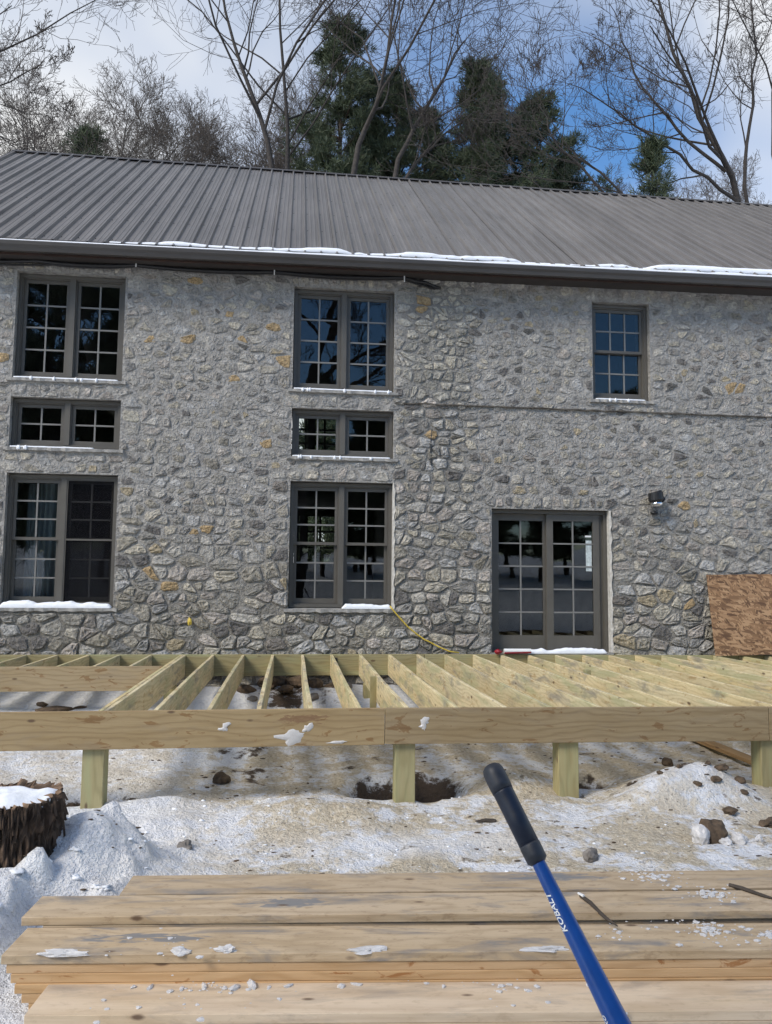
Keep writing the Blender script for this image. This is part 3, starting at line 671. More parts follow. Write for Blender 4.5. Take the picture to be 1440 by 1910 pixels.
# pale strips that paint in the light falling on the right hand reveals
for (a, b_, c_, d_) in (OPEN[7], OPEN[5]):
    n = 30; V = []; Fs = []
    for i in range(n):
        z = c_+.0+(d_-c_)*i/(n-1); wv = .022+.010*math.sin(i*1.7)+prnd.uniform(-.006, .006)
        V += [(b_-.006, WY-.012, z), (b_+wv, WY-.026, z), (b_+wv+.01, WY+.01, z), (b_-.006, WY+.08, z)]
    for i in range(n-1):
        for k in range(4): Fs.append([4*i+k, 4*i+(k+1) % 4, 4*i+4+(k+1) % 4, 4*i+4+k])
    MB().add(V, Fs).build('lit_reveal_strip', simple('lit_reveal_tone', (.46, .44, .40), .9, nscale=16, var=.25, bmp=.5), house)

# ------------------------------------------------------------------ roof
RX0, RX1 = -5.87, 12.3
roof_deck = MB().add([(RX0+.05, EDGE_Y+.04, EAVE_Z(RX0)-.07), (RX1, EDGE_Y+.04, EAVE_Z(RX1)-.07), (RX1, RIDGE_Y, RIDGE_Z-.07), (RX0+.05, RIDGE_Y, RIDGE_Z-.07), (RX1, 2*RIDGE_Y-EDGE_Y, 6.4), (RX0+.05, 2*RIDGE_Y-EDGE_Y, 6.4)], [[0, 1, 2, 3], [3, 2, 4, 5]])
roof = roof_deck.build('roof', M['soffit'], house)
def rp(x, t, h=0):                        # a point on the front slope: t 0 at the edge, 1 at the ridge, h above the sheet
    e = EAVE_Z(x); dy, dz = RIDGE_Y-EDGE_Y, RIDGE_Z-e; l = math.hypot(dy, dz)
    return (x, EDGE_Y+dy*t-h*dz/l, e+dz*t+h*dy/l)
PW = .914; npan = int(math.ceil((RX1-RX0)/PW))
prof = [(0, 0)]
for k in range(4):
    c = .03+.2285*k
    prof += [(c-.026, 0.0), (c-.009, .038), (c+.009, .038), (c+.026, 0)]
    if k < 4: prof += [(c+.080, 0), (c+.088, .006), (c+.102, .006), (c+.110, 0), (c+.146, 0), (c+.154, .006), (c+.168, .006), (c+.176, 0)]
prof = [(a, h_) for a, h_ in prof if 0 <= a <= PW-.004]+[(PW-.004, 0)]
prr = random.Random(5)
for k in range(npan):
    xa = RX0+k*PW; off = prr.uniform(-.0015, .0015)+.0015*(k % 2); V = []; Fs = []; np_ = len(prof)
    for t in (-.012+prr.uniform(-.002, .002), .25, .5, .75, 1.0):
        for a, h_ in prof: V.append(rp(xa+a, t, h_+off+.004*math.sin(k*1.9+t*5+a*3)))
    for j in range(4):
        for i in range(np_-1): Fs.append([j*np_+i, j*np_+i+1, (j+1)*np_+i+1, (j+1)*np_+i])
    MB().add(V, Fs).build('roof_panel', M['roof'], roof)
mb = MB()
for k in range(int((RX1-RX0)/.2285)):
    for t in (.03, .2, .38, .56, .74, .93):
        p = Vector(rp(RX0+.075+.2285*k, t, .004)); r_ = .011
        mb.add([p+Vector((r_, 0, 0)), p+Vector((0, .7*r_, .7*r_)), p-Vector((r_, 0, 0)), p-Vector((0, .7*r_, .7*r_)), p+Vector((0, -.006, .008))], [[0, 1, 4], [1, 2, 4], [2, 3, 4], [3, 0, 4]])
sc_o = mb.build('screws', M['black'], roof); tag(sc_o, kind='stuff')
mb = MB(); xx = np.arange(RX0-.03, RX1, .2285)
for x_, x2_ in ((RX0-.03, RX1+.03),):
    q = [rp(x_, .984, .036), rp(x_, .992, .044), (x_, RIDGE_Y, RIDGE_Z+.052), (x_, RIDGE_Y+.2, RIDGE_Z-.09)]
    V = q+[(x2_, b_, c_) for a, b_, c_ in q]
    mb.add(V, [[i, i+4, i+5, i+1] for i in range(3)])
mb.build('ridge_cap', M['ridge'], roof)
mb = MB(); a, b_ = rp(RX0, -.01, .03), rp(RX0, 1, .03)
for (p, q) in ((a, b_),):
    mb.add([(p[0]-.03, p[1], p[2]), (p[0]+.05, p[1], p[2]), (q[0]+.05, q[1], q[2]), (q[0]-.03, q[1], q[2]), (p[0]-.03, p[1]+.02, p[2]-.16), (q[0]-.03, q[1]+.02, q[2]-.16)], [[0, 1, 2, 3], [0, 3, 5, 4]])
mb.build('rake_trim', M['ridge'], roof)
# eave: drip edge, fascia, soffit, gutter
gtop = lambda x: EAVE_Z(x)-.085
def strip(name, ys, m_, x_a=RX0, x_b=RX1, n=24):
    V = []; Fs = []; k = len(ys)
    for x in np.linspace(x_a, x_b, n):
        V += [(x, y_, gtop(x)+z_) for y_, z_ in ys]
    for i in range(n-1):
        for j in range(k-1): Fs.append([i*k+j, (i+1)*k+j, (i+1)*k+j+1, i*k+j+1])
    return MB().add(V, Fs).build(name, m_, roof)
strip('gutter', [(10.675, .0), (10.675, -.115), (10.60, -.135), (10.575, -.13), (10.560, -.085), (10.535, -.055), (10.530, -.012), (10.545, .004), (10.548, -.012)], M['gutter'])
strip('drip_edge', [(10.705, .055), (10.700, .085), (10.668, .085), (10.664, .030)], M['ridge'])
strip('fascia', [(10.685, .07), (10.685, -.138), (10.72, -.138)], M['fascia'])
strip('soffit', [(10.70, -.125), (WY+.03, -.115), (WY+.03, .12)], M['soffit'])
mb = MB()
for k in range(int((9.5-RX0)/.2285)):      # rib ends jutting over the gutter
    x = RX0+.03+.2285*k; p, q = rp(x, -.025, .016), rp(x, .004, .016)
    mb.box(x-.016, x+.016, p[1], q[1], p[2]-.012, p[2]+.016)
tag(mb.build('rib_closures', M['ridge'], roof), kind='stuff')

# ------------------------------------------------------------------ deck frame
deck = empty('deck_frame', (2.0, 8.7, 0), 'unfinished deck frame of pale treated joists, beams and posts', 'deck')
DT = .775
brnd = random.Random(21)
def board(name, p, q, th, ht, m_, parent, top=None, jit=0, bevel=.004):
    """a plank on edge or flat, its length from p to q along the middle of its underside"""
    p, q = Vector(p), Vector(q); d = q-p; ln = d.length; n = 8; V = []; Fs = []
    for i in range(n+1):
        x = ln*i/n; bow = jit*math.sin(i*.8+ln*3); hb = jit*.5*math.sin(i*1.3+ln)
        V += [(x, -th/2+bow, hb), (x, th/2+bow, hb), (x, th/2+bow, ht+hb), (x, -th/2+bow, ht+hb)]
    for i in range(n):
        for k in range(4): Fs.append([4*i+k, 4*i+(k+1) % 4, 4*i+4+(k+1) % 4, 4*i+4+k][::-1])
    Fs += [[0, 1, 2, 3], [4*n+3, 4*n+2, 4*n+1, 4*n]]
    yaw = math.atan2(d.y, d.x); pit = -math.asin(max(-1, min(1, d.z/ln)))
    return MB().add(V, Fs).build(name, m_, parent, p, (0, pit, yaw), bevel=bevel)
H12 = .286; RY = 6.37
board('rim_board', (-3.4, RY, DT-H12-.004), (.778, RY, DT-H12-.002), .04, H12+.006, M['rimA'], deck)
board('rim_board', (.782, RY-.002, DT-H12+.002), (4.125, RY-.003, DT-H12-.022), .04, H12+.002, M['rim'], deck)
board('rim_board', (4.131, RY, DT-H12-.022), (8.2, RY, DT-H12-.03), .04, H12, M['rim'], deck)
board('ledger', (-4.6, 10.955, DT-H12), (1.9, 10.955, DT-H12-.005), .04, H12+.006, M['post'], deck)
board('ledger', (1.905, 10.955, DT-H12-.005), (9.2, 10.955, DT-H12-.05), .04, H12+.006, M['post'], deck)
jx = [-1.05+.4065*k for k in range(23)]
zt = lambda x: -.0062*max(0, x-1.5)
board('joist', (-1.475, 10.93, DT-H12), (-1.475, 6.395, DT-H12), .038, H12, M['treated'], deck)
board('joist', (-1.434, 10.93, DT-H12-.003), (-1.434, 6.395, DT-H12-.002), .038, H12, M['treated'], deck)
for x in jx:
    dx = brnd.uniform(-.012, .012)
    board('joist', (x+dx*.3, 10.93, DT-H12+zt(x)), (x+dx, 6.395, DT-H12+zt(x)-.006+brnd.uniform(-.004, .003)), .038, H12, M['treated'], deck, jit=.004)
board('header', (-4.6, 9.56, DT-H12), (-1.50, 9.56, DT-H12), .038, H12, M['rim'], deck)
for x in (-1.88, -2.30, -2.70, -3.11, -3.51, -3.92, -4.33):
    board('joist', (x, 10.93, DT-H12), (x+brnd.uniform(-.01, .01), 9.585, DT-H12+.002), .038, H12, M['treated'], deck)
def post(x0, x1, y0, y1, z0, z1):
    cx_, cy_ = (x0+x1)/2, (y0+y1)/2; mb = MB().box(0, z1-z0, -(x1-x0)/2, (x1-x0)/2, -(y1-y0)/2, (y1-y0)/2)
    return mb.build('post', M['post'], deck, (cx_, cy_, z0), (0, -math.pi/2, math.pi/2), bevel=.006)
for xa, xb in ((-1.592, -1.425), (.872, 1.038), (2.255, 2.430), (4.075, 4.25)):
    post(xa, xb, 6.392, 6.55, -.3, .486)
post(.885, .955, 8.55, 8.62, -.1, .762); post(3.50, 3.57, 8.95, 9.03, -.1, .775)
for xa in (-1.55, .95, 2.4, 4.1, 5.8): post(xa, xa+.14, 10.0, 10.14, -.1, .484)
for k, x in enumerate(jx[:14]):           # steel joist hangers against the ledger
    if k not in (4, 8, 9): continue
    MB().box(x+.026, x+.085, 10.925, 10.933, .60, .73).build('joist_hanger', simple('hanger_steel', (.05, .04, .035), .6, bmp=0), deck)

# ------------------------------------------------------------------ lumber stack
TH = .038
def plank(name, xl, y_back_l, wdt, ztop, ang, length, m_, label, group='planks of the lumber stack'):
    c, s_ = math.cos(ang), math.sin(ang)
    p = (xl+s_*wdt/2, y_back_l-c*wdt/2, ztop-TH); q = (p[0]+c*length, p[1]+s_*length, p[2])
    o = board(name, p, q, wdt, TH, m_, None, bevel=.003, jit=.0015); tag(o, label, 'plank', group); return o
a1_ = math.atan(-.072)
plank('lumber_plank', -.79, 4.300, .240, .272, a1_, 4.6, M['plankC'], 'grey stained plank farthest back on top of the lumber stack')
plank('lumber_plank', -1.175, 4.080, .240, .2705, math.atan(-.078), 5.0, M['plankA'], 'plank on top of the stack with the blue grey stain in its middle')
plank('lumber_plank', -1.16, 3.825, .260, .231, math.atan(-.086), 5.0, M['plankB'], 'plank one layer down with a dark smear near its left end')
plank('lumber_plank', -1.14, 3.812, .243, .1925, math.atan(-.086), 5.0, M['plankwet'], 'wet orange plank edge directly under the smeared plank')
plank('lumber_plank', -1.12, 3.800, .235, .154, math.atan(-.086), 5.0, M['plankwet'], 'lowest orange plank edge just above the fresh front plank')
plank('lumber_plank', -.98, 3.545, .235, .1155, math.atan(-.092), 5.0, M['planknew'], 'fresh pale plank lying lowest at the front of the stack')
for k, zt_ in enumerate((.1155, .077, .0385)):
    plank('lumber_plank', -1.10+.03*k, 3.79, .235, zt_, math.atan(-.086), 5.0, M['plankwet'], ['plank end beside the fresh front plank, fifth layer down', 'plank end low on the left of the stack, sixth layer down', 'bottom plank end touching the snow at the left of the stack'][k])
    if k: plank('lumber_plank', -.96+.05*k, 3.535, .235, zt_, math.atan(-.092), 5.0, M['planknew'], ['plank hidden right under the fresh front plank', '', 'lowest front plank'][0] if k == 1 else 'bottom plank under the front of the stack, on the snow')
for k in range(6):                        # the back of the stack, its ends drawn in
    for j in range(2):
        zt_ = .231-.0385*k
        plank('lumber_plank', -1.08+.35*j+.02*k, 4.06+.235*j, .230, zt_, a1_, 4.6, M['plank'], 'plank buried inside the back of the lumber stack', 'buried planks of the lumber stack')

# ------------------------------------------------------------------ tool handle
A = Vector((.338, 1.30, 1.512)); B = Vector((.472, 1.10, 1.197)); dv = (B-A).normalized(); E_ = A+dv*((A.z+.12)/-dv.z)
tool = empty('tool_handle', (E_.x, E_.y, 0), 'blue fibreglass tool handle with black rubber grip slanting in front of the lumber', 'tool')
fr1 = dv.cross(Vector((0, 1, 0))).normalized(); fr2 = dv.cross(fr1)
def along(s): return A+dv*s
mb = MB(); tl = (E_-A).length; ss = [.15]+list(np.linspace(.17, tl, 12)); mb.tube([along(s) for s in ss], [.0105+.0095*min(1, (s-.16)/.35) for s in ss], 20); mb.build('shaft', M['blue'], tool, smooth=True)
mb = MB(); ss = [0, .002, .006, .012, .020, .036, .047]; mb.tube([along(s) for s in ss], [.004, .0105, .0155, .0178, .0185, .0185, .0180], 20); mb.build('grip_cap', M['grip'], tool, smooth=True)
mb = MB(); ss = [.047, .050, .09, .137]; mb.tube([along(s) for s in ss], [.0176, .0172, .0168, .0166], 20); mb.build('grip', M['gripblue'], tool, smooth=True)
mb = MB(); ss = [.137, .140, .152, .163, .167]; mb.tube([along(s) for s in ss], [.0166, .0172, .0170, .0166, .012], 20); mb.build('grip_collar', M['grip'], tool, smooth=True)
# lettering wrapped on the shaft, reading upwards
def lettering(text, s0, size, side):
    cu = bpy.data.curves.new('txt', 'FONT'); cu.body = text; cu.size = size; cu.shear = .25; cu.offset = size*.02; cu.resolution_u = 2
    to = bpy.data.objects.new('txt', cu); col.objects.link(to)
    dg = bpy.context.evaluated_depsgraph_get(); me = bpy.data.meshes.new_from_object(to.evaluated_get(dg)); bpy.data.objects.remove(to)
    view = (Vector((0, 0, 1.82))-along(s0)); view = (view-dv*view.dot(dv)).normalized(); lat = view.cross(dv).normalized()
    import bmesh
    bm = bmesh.new(); bm.from_mesh(me); bmesh.ops.triangulate(bm, faces=bm.faces); bmesh.ops.subdivide_edges(bm, edges=bm.edges, cuts=2); bm.to_mesh(me); bm.free()
    for vtx in me.vertices:
        s = s0-vtx.co.x; rad = .0105+.0095*min(1, max(0, (s-.16)/.35))+.0004
        an = -(side+vtx.co.y/rad)
        vtx.co = along(s)+(view*math.cos(an)+lat*math.sin(an))*rad
    me.materials.append(M['white']); o = link('lettering', me, tool); return o
lettering('KOBALT', .268, .0150, R(26)); lettering('KO', .392, .0090, R(48))

# ------------------------------------------------------------------ stump
cx_, cy_ = -1.60, 4.76
SR = .30
stump = empty('tree_stump', (cx_, cy_, 0), 'rotting tree stump with shaggy dark bark and a snow cap', 'stump')
nA_, nZ = 260, 26; V = []; Fs = []
th = np.linspace(0, 2*np.pi, nA_, endpoint=False); zs_ = np.linspace(-.15, .60, nZ)
for j, z in enumerate(zs_):
    P = np.stack([np.cos(th)*13, np.sin(th)*11, 0*th+z*4.5], -1); P2 = np.stack([np.cos(th)*4, np.sin(th)*4, 0*th+z*2], -1); P3 = np.stack([np.cos(th)*24, np.sin(th)*22, 0*th+z*14], -1)
    rr_ = SR-.03+.03*fbm(P2, 3)+.075*np.abs(fbm(P, 4))+.045*fbm(P3, 3)+.10*max(0, .3-z)
    zz_ = z+(.05*fbm(P2*np.array([1.5, 1.5, 0])+3, 3)-.02 if j == nZ-1 else 0)
    V += list(np.stack([cx_+rr_*np.cos(th), cy_+rr_*np.sin(th), 0*th+zz_], -1))
for j in range(nZ-1):
    for i in range(nA_): Fs.append([j*nA_+i, j*nA_+(i+1) % nA_, (j+1)*nA_+(i+1) % nA_, (j+1)*nA_+i])
mb = MB(); mb.v = [tuple(q) for q in V]; mb.f = Fs; mb.build('bark', M['stumpbark'], stump)
top = [V[(nZ-1)*nA_+i] for i in range(nA_)]; V2 = [tuple(q) for q in top]; Fs = []
for k in (.75, .45, .2):
    for i in range(nA_): q = top[i]; V2.append((cx_+(q[0]-cx_)*k, cy_+(q[1]-cy_)*k, .555+.02*math.sin(i*.7+k*9)))
for j in range(3):
    for i in range(nA_): Fs.append([j*nA_+i, j*nA_+(i+1) % nA_, (j+1)*nA_+(i+1) % nA_, (j+1)*nA_+i])
V2.append((cx_, cy_, .56)); Fs += [[3*nA_+i, 3*nA_+(i+1) % nA_, 4*nA_] for i in range(nA_)]
mb = MB(); mb.v = V2; mb.f = Fs; mb.build('cut_top', M['stumpwood'], stump)
srn = random.Random(4); mb = MB()
for k in range(130):                      # torn fibres of bark
    t = srn.uniform(-3.0, 1.2); z0 = srn.uniform(-.02, .50); ln = min(srn.uniform(.04, .18), max(.03, .55-z0)); w_ = srn.uniform(.003, .010); r_ = SR+srn.uniform(-.022, .022)
    c, s_ = math.cos(t), math.sin(t); tx, ty = -s_, c; b0 = srn.uniform(-.02, .02); fl = srn.uniform(0, .03)
    P = [(cx_+c*(r_+fl*(1-q)+.10*max(0, .3-z0-ln*q))+tx*b0*q, cy_+s_*(r_+fl*(1-q)+.10*max(0, .3-z0-ln*q))+ty*b0*q, z0+ln*q) for q in (0, .5, 1)]
    mb.add([(p[0]+tx*w_*e-c*.012*abs(e), p[1]+ty*w_*e-s_*.012*abs(e), p[2]) for p in P for e in (-1, 0, 1)], [[0, 1, 4, 3], [1, 2, 5, 4], [3, 4, 7, 6], [4, 5, 8, 7]])
tag(mb.build('bark_strips', M['stumpbark'], stump), kind='stuff')
n = 40; V = []; Fs = []
for i in range(n):
    for j in range(n):
        x, y_ = cx_-.36+.72*i/(n-1), cy_-.36+.72*j/(n-1); V.append((x, y_, 0))
V = np.array(V); rr_ = np.hypot(V[:, 0]-cx_, V[:, 1]-cy_); edg = .225+.16*fbm(V*5+8, 3)
V[:, 2] = .560+.030*sstep(0, .10, edg-rr_)+.03*fbm(V*9, 3)*(rr_ < edg)-.20*sstep(0, .08, rr_-edg)
keep = rr_ < edg+.022
Fs = [[i*n+j, (i+1)*n+j, (i+1)*n+j+1, i*n+j+1] for i in range(n-1) for j in range(n-1) if keep[[i*n+j, (i+1)*n+j, (i+1)*n+j+1, i*n+j+1]].all()]
mb = MB(); mb.v = [tuple(q) for q in V]; mb.f = Fs
tag(mb.build('stump_snow', M['snow'], None, smooth=True), 'crusted snow lying on top of the tree stump', 'snow', kind='stuff')

# ------------------------------------------------------------------ snow on gutter, sills, boards
def snow_ridge(name, x_a, x_b, fn, label, parent=None, step=.03):
    xx = np.arange(x_a, x_b, step); V = []; Fs = []; k = None
    for x in xx:
        q = fn(x); k = len(q); V += q
    for i in range(len(xx)-1):
        for j in range(k-1): Fs.append([i*k+j, (i+1)*k+j, (i+1)*k+j+1, i*k+j+1])
    Fs += [list(range(k)), [(len(xx)-1)*k+j for j in range(k)][::-1]]
    o = MB().add(V, Fs).build(name, M['snow'], None, smooth=True); return tag(o, label, 'snow', kind='stuff')
def gsn(x):
    n_ = float(fbm(np.array([x*3.1, 2.0, 0]), 3)); n2_ = float(fbm(np.array([x*1.1, 7.0, 0]), 3)); g = gtop(x); f = .35+.65*sstep(-4.0, 1.0, x)*(.8+.35*n2_)
    h_ = (.038+.016*n_)*f+.005
    return [(x, 10.548, g-.01), (x, 10.545, g+.006+h_*.45), (x, 10.57, g+h_), (x, 10.62, g+h_+.012*f), (x, 10.665, g+h_+.014*f), (x, 10.69, g+.03)]
snow_ridge('gutter_snow', RX0+.1, 9.5, gsn, 'long ribbon of snow filling the gutter below the roof')
def rsn(x):
    n_ = float(fbm(np.array([x*2.3, 5.0, 3]), 3)); n2_ = float(fbm(np.array([x*.8, 1.0, 3]), 2))
    a = max(0, .45+.9*n_+.5*n2_)*sstep(-2.9, -1.2, x); t1 = .014+.028*a
    return [rp(x, .000, .010), rp(x, .001, .012+.052*min(1, a*1.6)), rp(x, t1*.6, .012+.042*min(1, a*1.6)), rp(x, t1, .004)]
snow_ridge('roof_edge_snow', -2.6, 9.5, rsn, 'scalloped snow clinging to the roof edge above the gutter')
sr = random.Random(12)
def sill_snow(xa, xb, z, label, depth=.11, h0=.035, bits=0, y0=None):
    y0 = WY-.03 if y0 is None else y0; ph = sr.uniform(0, 50)
    def fn(x):
        n_ = float(fbm(np.array([x*7+ph, 0, 0]), 3)); e = min(1, (x-xa)/.05, (xb-x)/.05); e = max(.15, e); h_ = max(.006, h0*(1+.9*n_))*e
        return [(x, y0+.004*n_, z-.012), (x, y0-.004, z+h_*.5), (x, y0+.02, z+h_), (x, y0+depth*.6, z+h_*1.05), (x, y0+depth, z+h_*.7), (x, y0+depth, z-.01)]
    o = snow_ridge('sill_snow', xa, xb, fn, label, step=.018)
    if bits:
        me = o.data; mb = MB()
        for k in range(bits):
            x = sr.uniform(xa+.05, xb-.05); V, Fc = blob((x, y0-.012, z-.022), (.022, .014, .034), sr.random()*20, .3, 1); mb.add(V, Fc)
        me2 = mesh_np('d', mb.v, mb.f, M['snow'], True); import bmesh
        bm = bmesh.new(); bm.from_mesh(me); bm.from_mesh(me2); bm.to_mesh(me); bm.free(); me.polygons.foreach_set('use_smooth', np.ones(len(me.polygons), bool))
sill_snow(-3.86, -2.46, 4.575, 'thin snow with drips on the sill of the top left window', .06, .007, 5)
sill_snow(-3.86, -2.75, 3.605, 'thin snow with drips on the sill of the short left window', .06, .007, 4)
sill_snow(-3.90, -2.44, 1.415, 'thick snow on the sill of the lower left window', .12, .055, 0)
sill_snow(-.02, 1.42, 4.565, 'thin snow with drips on the sill of the blue top centre window', .06, .007, 6)
sill_snow(-.02, 1.40, 3.585, 'thin snow with drips on the sill of the short centre window', .06, .007, 6)
sill_snow(.72, 1.44, 1.420, 'white snow on the right half of the lower centre window sill', .11, .040, 0)
sill_snow(4.52, 5.30, 4.585, 'thin snow with drips on the sill of the top right window', .06, .007, 4)
sill_snow(3.42, 4.62, .790, 'lumpy snow along the door threshold', .13, .045, 0, WY-.06)
# smears of snow stuck to the rim board
for (x, z, w_, h_, lb) in ((-.50, .640, .055, .045, 'small snow smear stuck on the left of the front rim board'), (.02, .560, .17, .075, 'largest white snow smear stuck on the front rim board'), (.15, .630, .06, .05, 'snow smear just above the largest one on the rim board'), (1.10, .645, .06, .07, 'snow smear on the rim board just right of its joint'), (.42, .515, .11, .016, 'thin snow streak low on the rim board left of its joint')):
    n = 26; V = [(x, RY-.027, z)]; Fs = []; ph = sr.uniform(0, 30)
    for kk, (k, d) in enumerate(((.5, .026), (.85, .0235), (1.0, .019))):
        for i in range(n):
            t = 2*math.pi*i/n; rr_ = .72*k*(1+1.1*float(fbm(np.array([math.cos(t)*1.9+ph, math.sin(t)*1.6, .2]), 3))); V.append((x+w_*rr_*math.cos(t), RY-d, z+h_*rr_*math.sin(t)+.25*h_*math.cos(t)))
    Fs = [[0, 1+(i+1) % n, 1+i] for i in range(n)]+[[1+k*n+i, 1+k*n+(i+1) % n, 1+(k+1)*n+(i+1) % n, 1+(k+1)*n+i] for k in (0, 1) for i in range(n)]
    mb = MB(); mb.v = V; mb.f = Fs; tag(mb.build('snow_smear', M['ice'], None, smooth=True), lb, 'snow', kind='stuff')
# ice lumps on the planks
def lump(name, c, size, m_, label, cat, group=None, rough=.3, sub=2, rz=0, smooth=False, kind=None):
    V, Fc = blob((0, 0, 0), size, sr.random()*40, rough, sub, -.45); mb = MB(); mb.add(V, Fc)
    o = mb.build(name, m_, None, (c[0], c[1], c[2]+.40*size[2]), (0, 0, rz), smooth=smooth); return tag(o, label, cat, group, kind)
IL = 'small lump of ice on the lumber stack'
for x, y_, z, s in ((-.55, 3.47, .1155, .02), (-.42, 3.45, .1155, .016), (-.20, 3.43, .1155, .026), (-.06, 3.42, .1155, .014), (.24, 3.395, .1155, .020), (.31, 3.405, .1155, .017), (-.72, 3.39, .1155, .012), (.67, 3.35, .1155, .013), (1.06, 3.31, .1155, .018), (1.3, 3.30, .1155, .016), (-.33, 3.46, .1155, .018), (-.13, 3.44, .1155, .030), (.02, 3.42, .1155, .015), (.95, 3.34, .1155, .012), (-.62, 3.48, .1155, .012)):
    lump('ice_lump', (x, y_, z-.003), (s*sr.uniform(.9, 1.7), s*.7, s*sr.uniform(.5, .8)), M['ice'], IL, 'ice', 'ice lumps on the lumber', .4, 1, sr.uniform(0, 3))
for x, y_, sx_, sz_, lb in ((-.92, 3.55, .085, .016, 'long crust of ice along the smeared plank near its left end'), (-.43, 3.52, .035, .016, 'ice crust left of centre on the edge of the smeared plank'), (-.24, 3.50, .038, .022, 'round ice crust in the middle of the smeared plank edge'), (.36, 3.45, .055, .014, 'flat ice crust right of centre on the smeared plank edge'), (1.14, 3.38, .075, .012, 'thin sliver of ice beside the blue handle')):
    lump('ice_crust', (x, y_, .229), (sx_, .020, sz_*.8), M['ice'], lb, 'ice', None, 1.0, 3, -.08)
def scatter_snow(name, spots, label):
    mb = MB()
    for x, y_, z, rad, n in spots:
        for k in range(n):
            s = .0025+.010*sr.random()**3; a = sr.uniform(0, 6.3); q = rad*abs(sr.gauss(0, .55)); V, Fc = blob((x+q*math.cos(a)*1.4, y_+q*math.sin(a), z+s*.1), (s*1.5, s*1.2, s*.5), sr.random()*30, .4, 1); mb.add(V, Fc)
    tag(mb.build(name, M['ice'], None), label, 'snow', kind='stuff')
scatter_snow('snow_crumbs', [(1.95, 4.03, .272, .14, 110), (2.12, 3.78, .271, .12, 110), (1.93, 3.50, .231, .16, 140), (2.2, 3.40, .231, .12, 70), (1.5, 3.50, .231, .10, 20)], 'snow crumbs scattered over the right of the lumber stack')
scatter_snow('ice_crumbs', [(-.3, 3.46, .1155, .30, 60), (.9, 3.33, .1155, .35, 40), (-.5, 3.60, .231, .4, 25)], 'fine ice crumbs scattered over the front planks')
for (p, q, lb) in (((1.445, 3.80, .281), (1.50, 3.50, .262), 'dark twig with a white tip beside the blue handle'), ((2.26, 3.86, .279), (2.40, 3.66, .277), 'dark twig at the right end of the lumber stack')):
    P = [Vector(p).lerp(Vector(q), t)+Vector((.006*math.sin(t*7), 0, 0)) for t in (0, .25, .5, .75, 1)]
    tw = MB().tube(P, [.009, .011, .010, .008, .003], 7).build('twig', M['leaf'], None); tag(tw, lb, 'twig')
    if p[0] < 2: MB().tube([Vector(p)+Vector((-.004, .02, .003)), Vector(p).lerp(Vector(q), .1)+Vector((0, 0, .009))], [.006, .008], 6).build('pale_tip', M['white'], tw)

# ------------------------------------------------------------------ clods, rocks, debris
def clod(x, y_, size, m_, label, cat, name='dirt_clod', rough=.35, dz=0, group=None, sub=3):
    return lump(name, (x, y_, gz(x, y_)+dz), size, M[m_], label, cat, group, rough, sub, sr.uniform(0, 6))
clod(3.00, 5.32, (.115, .09, .125), 'clod', 'large brown clod of earth among snow lumps at right', 'clod', dz=-.01)
for dx, dy, s, lb in ((-.13, -.06, .07, 'upright white snow block left of the large clod'), (.15, -.10, .062, 'snow block right of the large clod'), (.03, -.13, .045, 'small snow block in front of the large clod'), (.27, -.13, .035, 'snow crumb block farthest right of the large clod')):
    clod(3.0+dx, 5.32+dy, (s, s*.8, s*(1.15 if dx < 0 else .75)), 'ice', lb, 'snow block', 'snow_block', .45, sub=3)
clod(1.98, 5.00, (.055, .045, .048), 'rock', 'pale pebble of stone lying on tan sawdust by the handle', 'stone', 'loose_rock', .45)
clod(-.57, 7.08, (.075, .05, .06), 'clod', 'dark clod alone on the snow behind the left post', 'clod')
clod(-.67, 5.43, (.065, .05, .035), 'rock', 'flat dirty ice lump on the snow right of the stump', 'ice', 'dirty_ice', .5)
clod(1.50, 5.84, (.075, .03, .014), 'leaf', 'curled brown leaf on snow beside the grip', 'leaf', 'dead_leaf', .4)
clod(3.70, 7.35, (.07, .05, .05), 'clod', 'dark clod just behind the right snow mound', 'clod')
clod(-.82, 8.60, (.24, .10, .085), 'clod', 'long dark clod seen under the rim board, left of two', 'clod', rough=.2)
clod(-.26, 8.55, (.21, .10, .080), 'clod', 'long dark clod seen under the rim board, right of two', 'clod', rough=.3)
clod(3.62, 5.62, (.10, .05, .035), 'clod', 'reddish flat clod at the right edge of the snow', 'clod', rough=.5)
clod(3.42, 5.80, (.05, .04, .03), 'clod', 'small clod above the reddish one at the right edge', 'clod', rough=.5)
for x, y_, s in ((1.28, 6.93, .10), (1.42, 6.90, .07), (1.12, 6.98, .08), (.70, 6.92, .07), (2.62, 7.06, .08), (2.78, 7.10, .07), (2.05, 7.12, .06), (-1.75, 6.78, .05), (-1.28, 6.80, .05)):
    clod(x, y_, (s, s*.7, s*.6), 'clod', 'dark earth clod in the hole dug round a deck post', 'clod', rough=.5, group='clods in the post holes', sub=2)
for x, y_, s in ((-.55, 10.2, .12), (-.3, 10.45, .16), (-.05, 10.1, .11), (.12, 10.5, .20), (.35, 10.25, .14), (.55, 10.5, .15), (.72, 10.2, .10), (-.15, 10.65, .15), (.3, 9.9, .09), (-.45, 9.9, .08)):
    clod(x, y_, (s, s*.8, s*.55), 'clod' if s > .1 else 'rock', 'dark rock in the earth heap below the joists by the wall', 'rock', 'loose_rock', .35, -.01, 'rocks below the joists', 2)
for x, y_, s in ((-2.75, 9.7, .16), (-2.35, 9.35, .11), (-3.0, 10.0, .10), (-2.5, 9.85, .06)):
    clod(x, y_, (s*1.4, s*.6, s*.3), 'clod', 'dark flat clod on the shaded snow behind the stump', 'clod', rough=.4, group='flat clods behind the stump', sub=2)
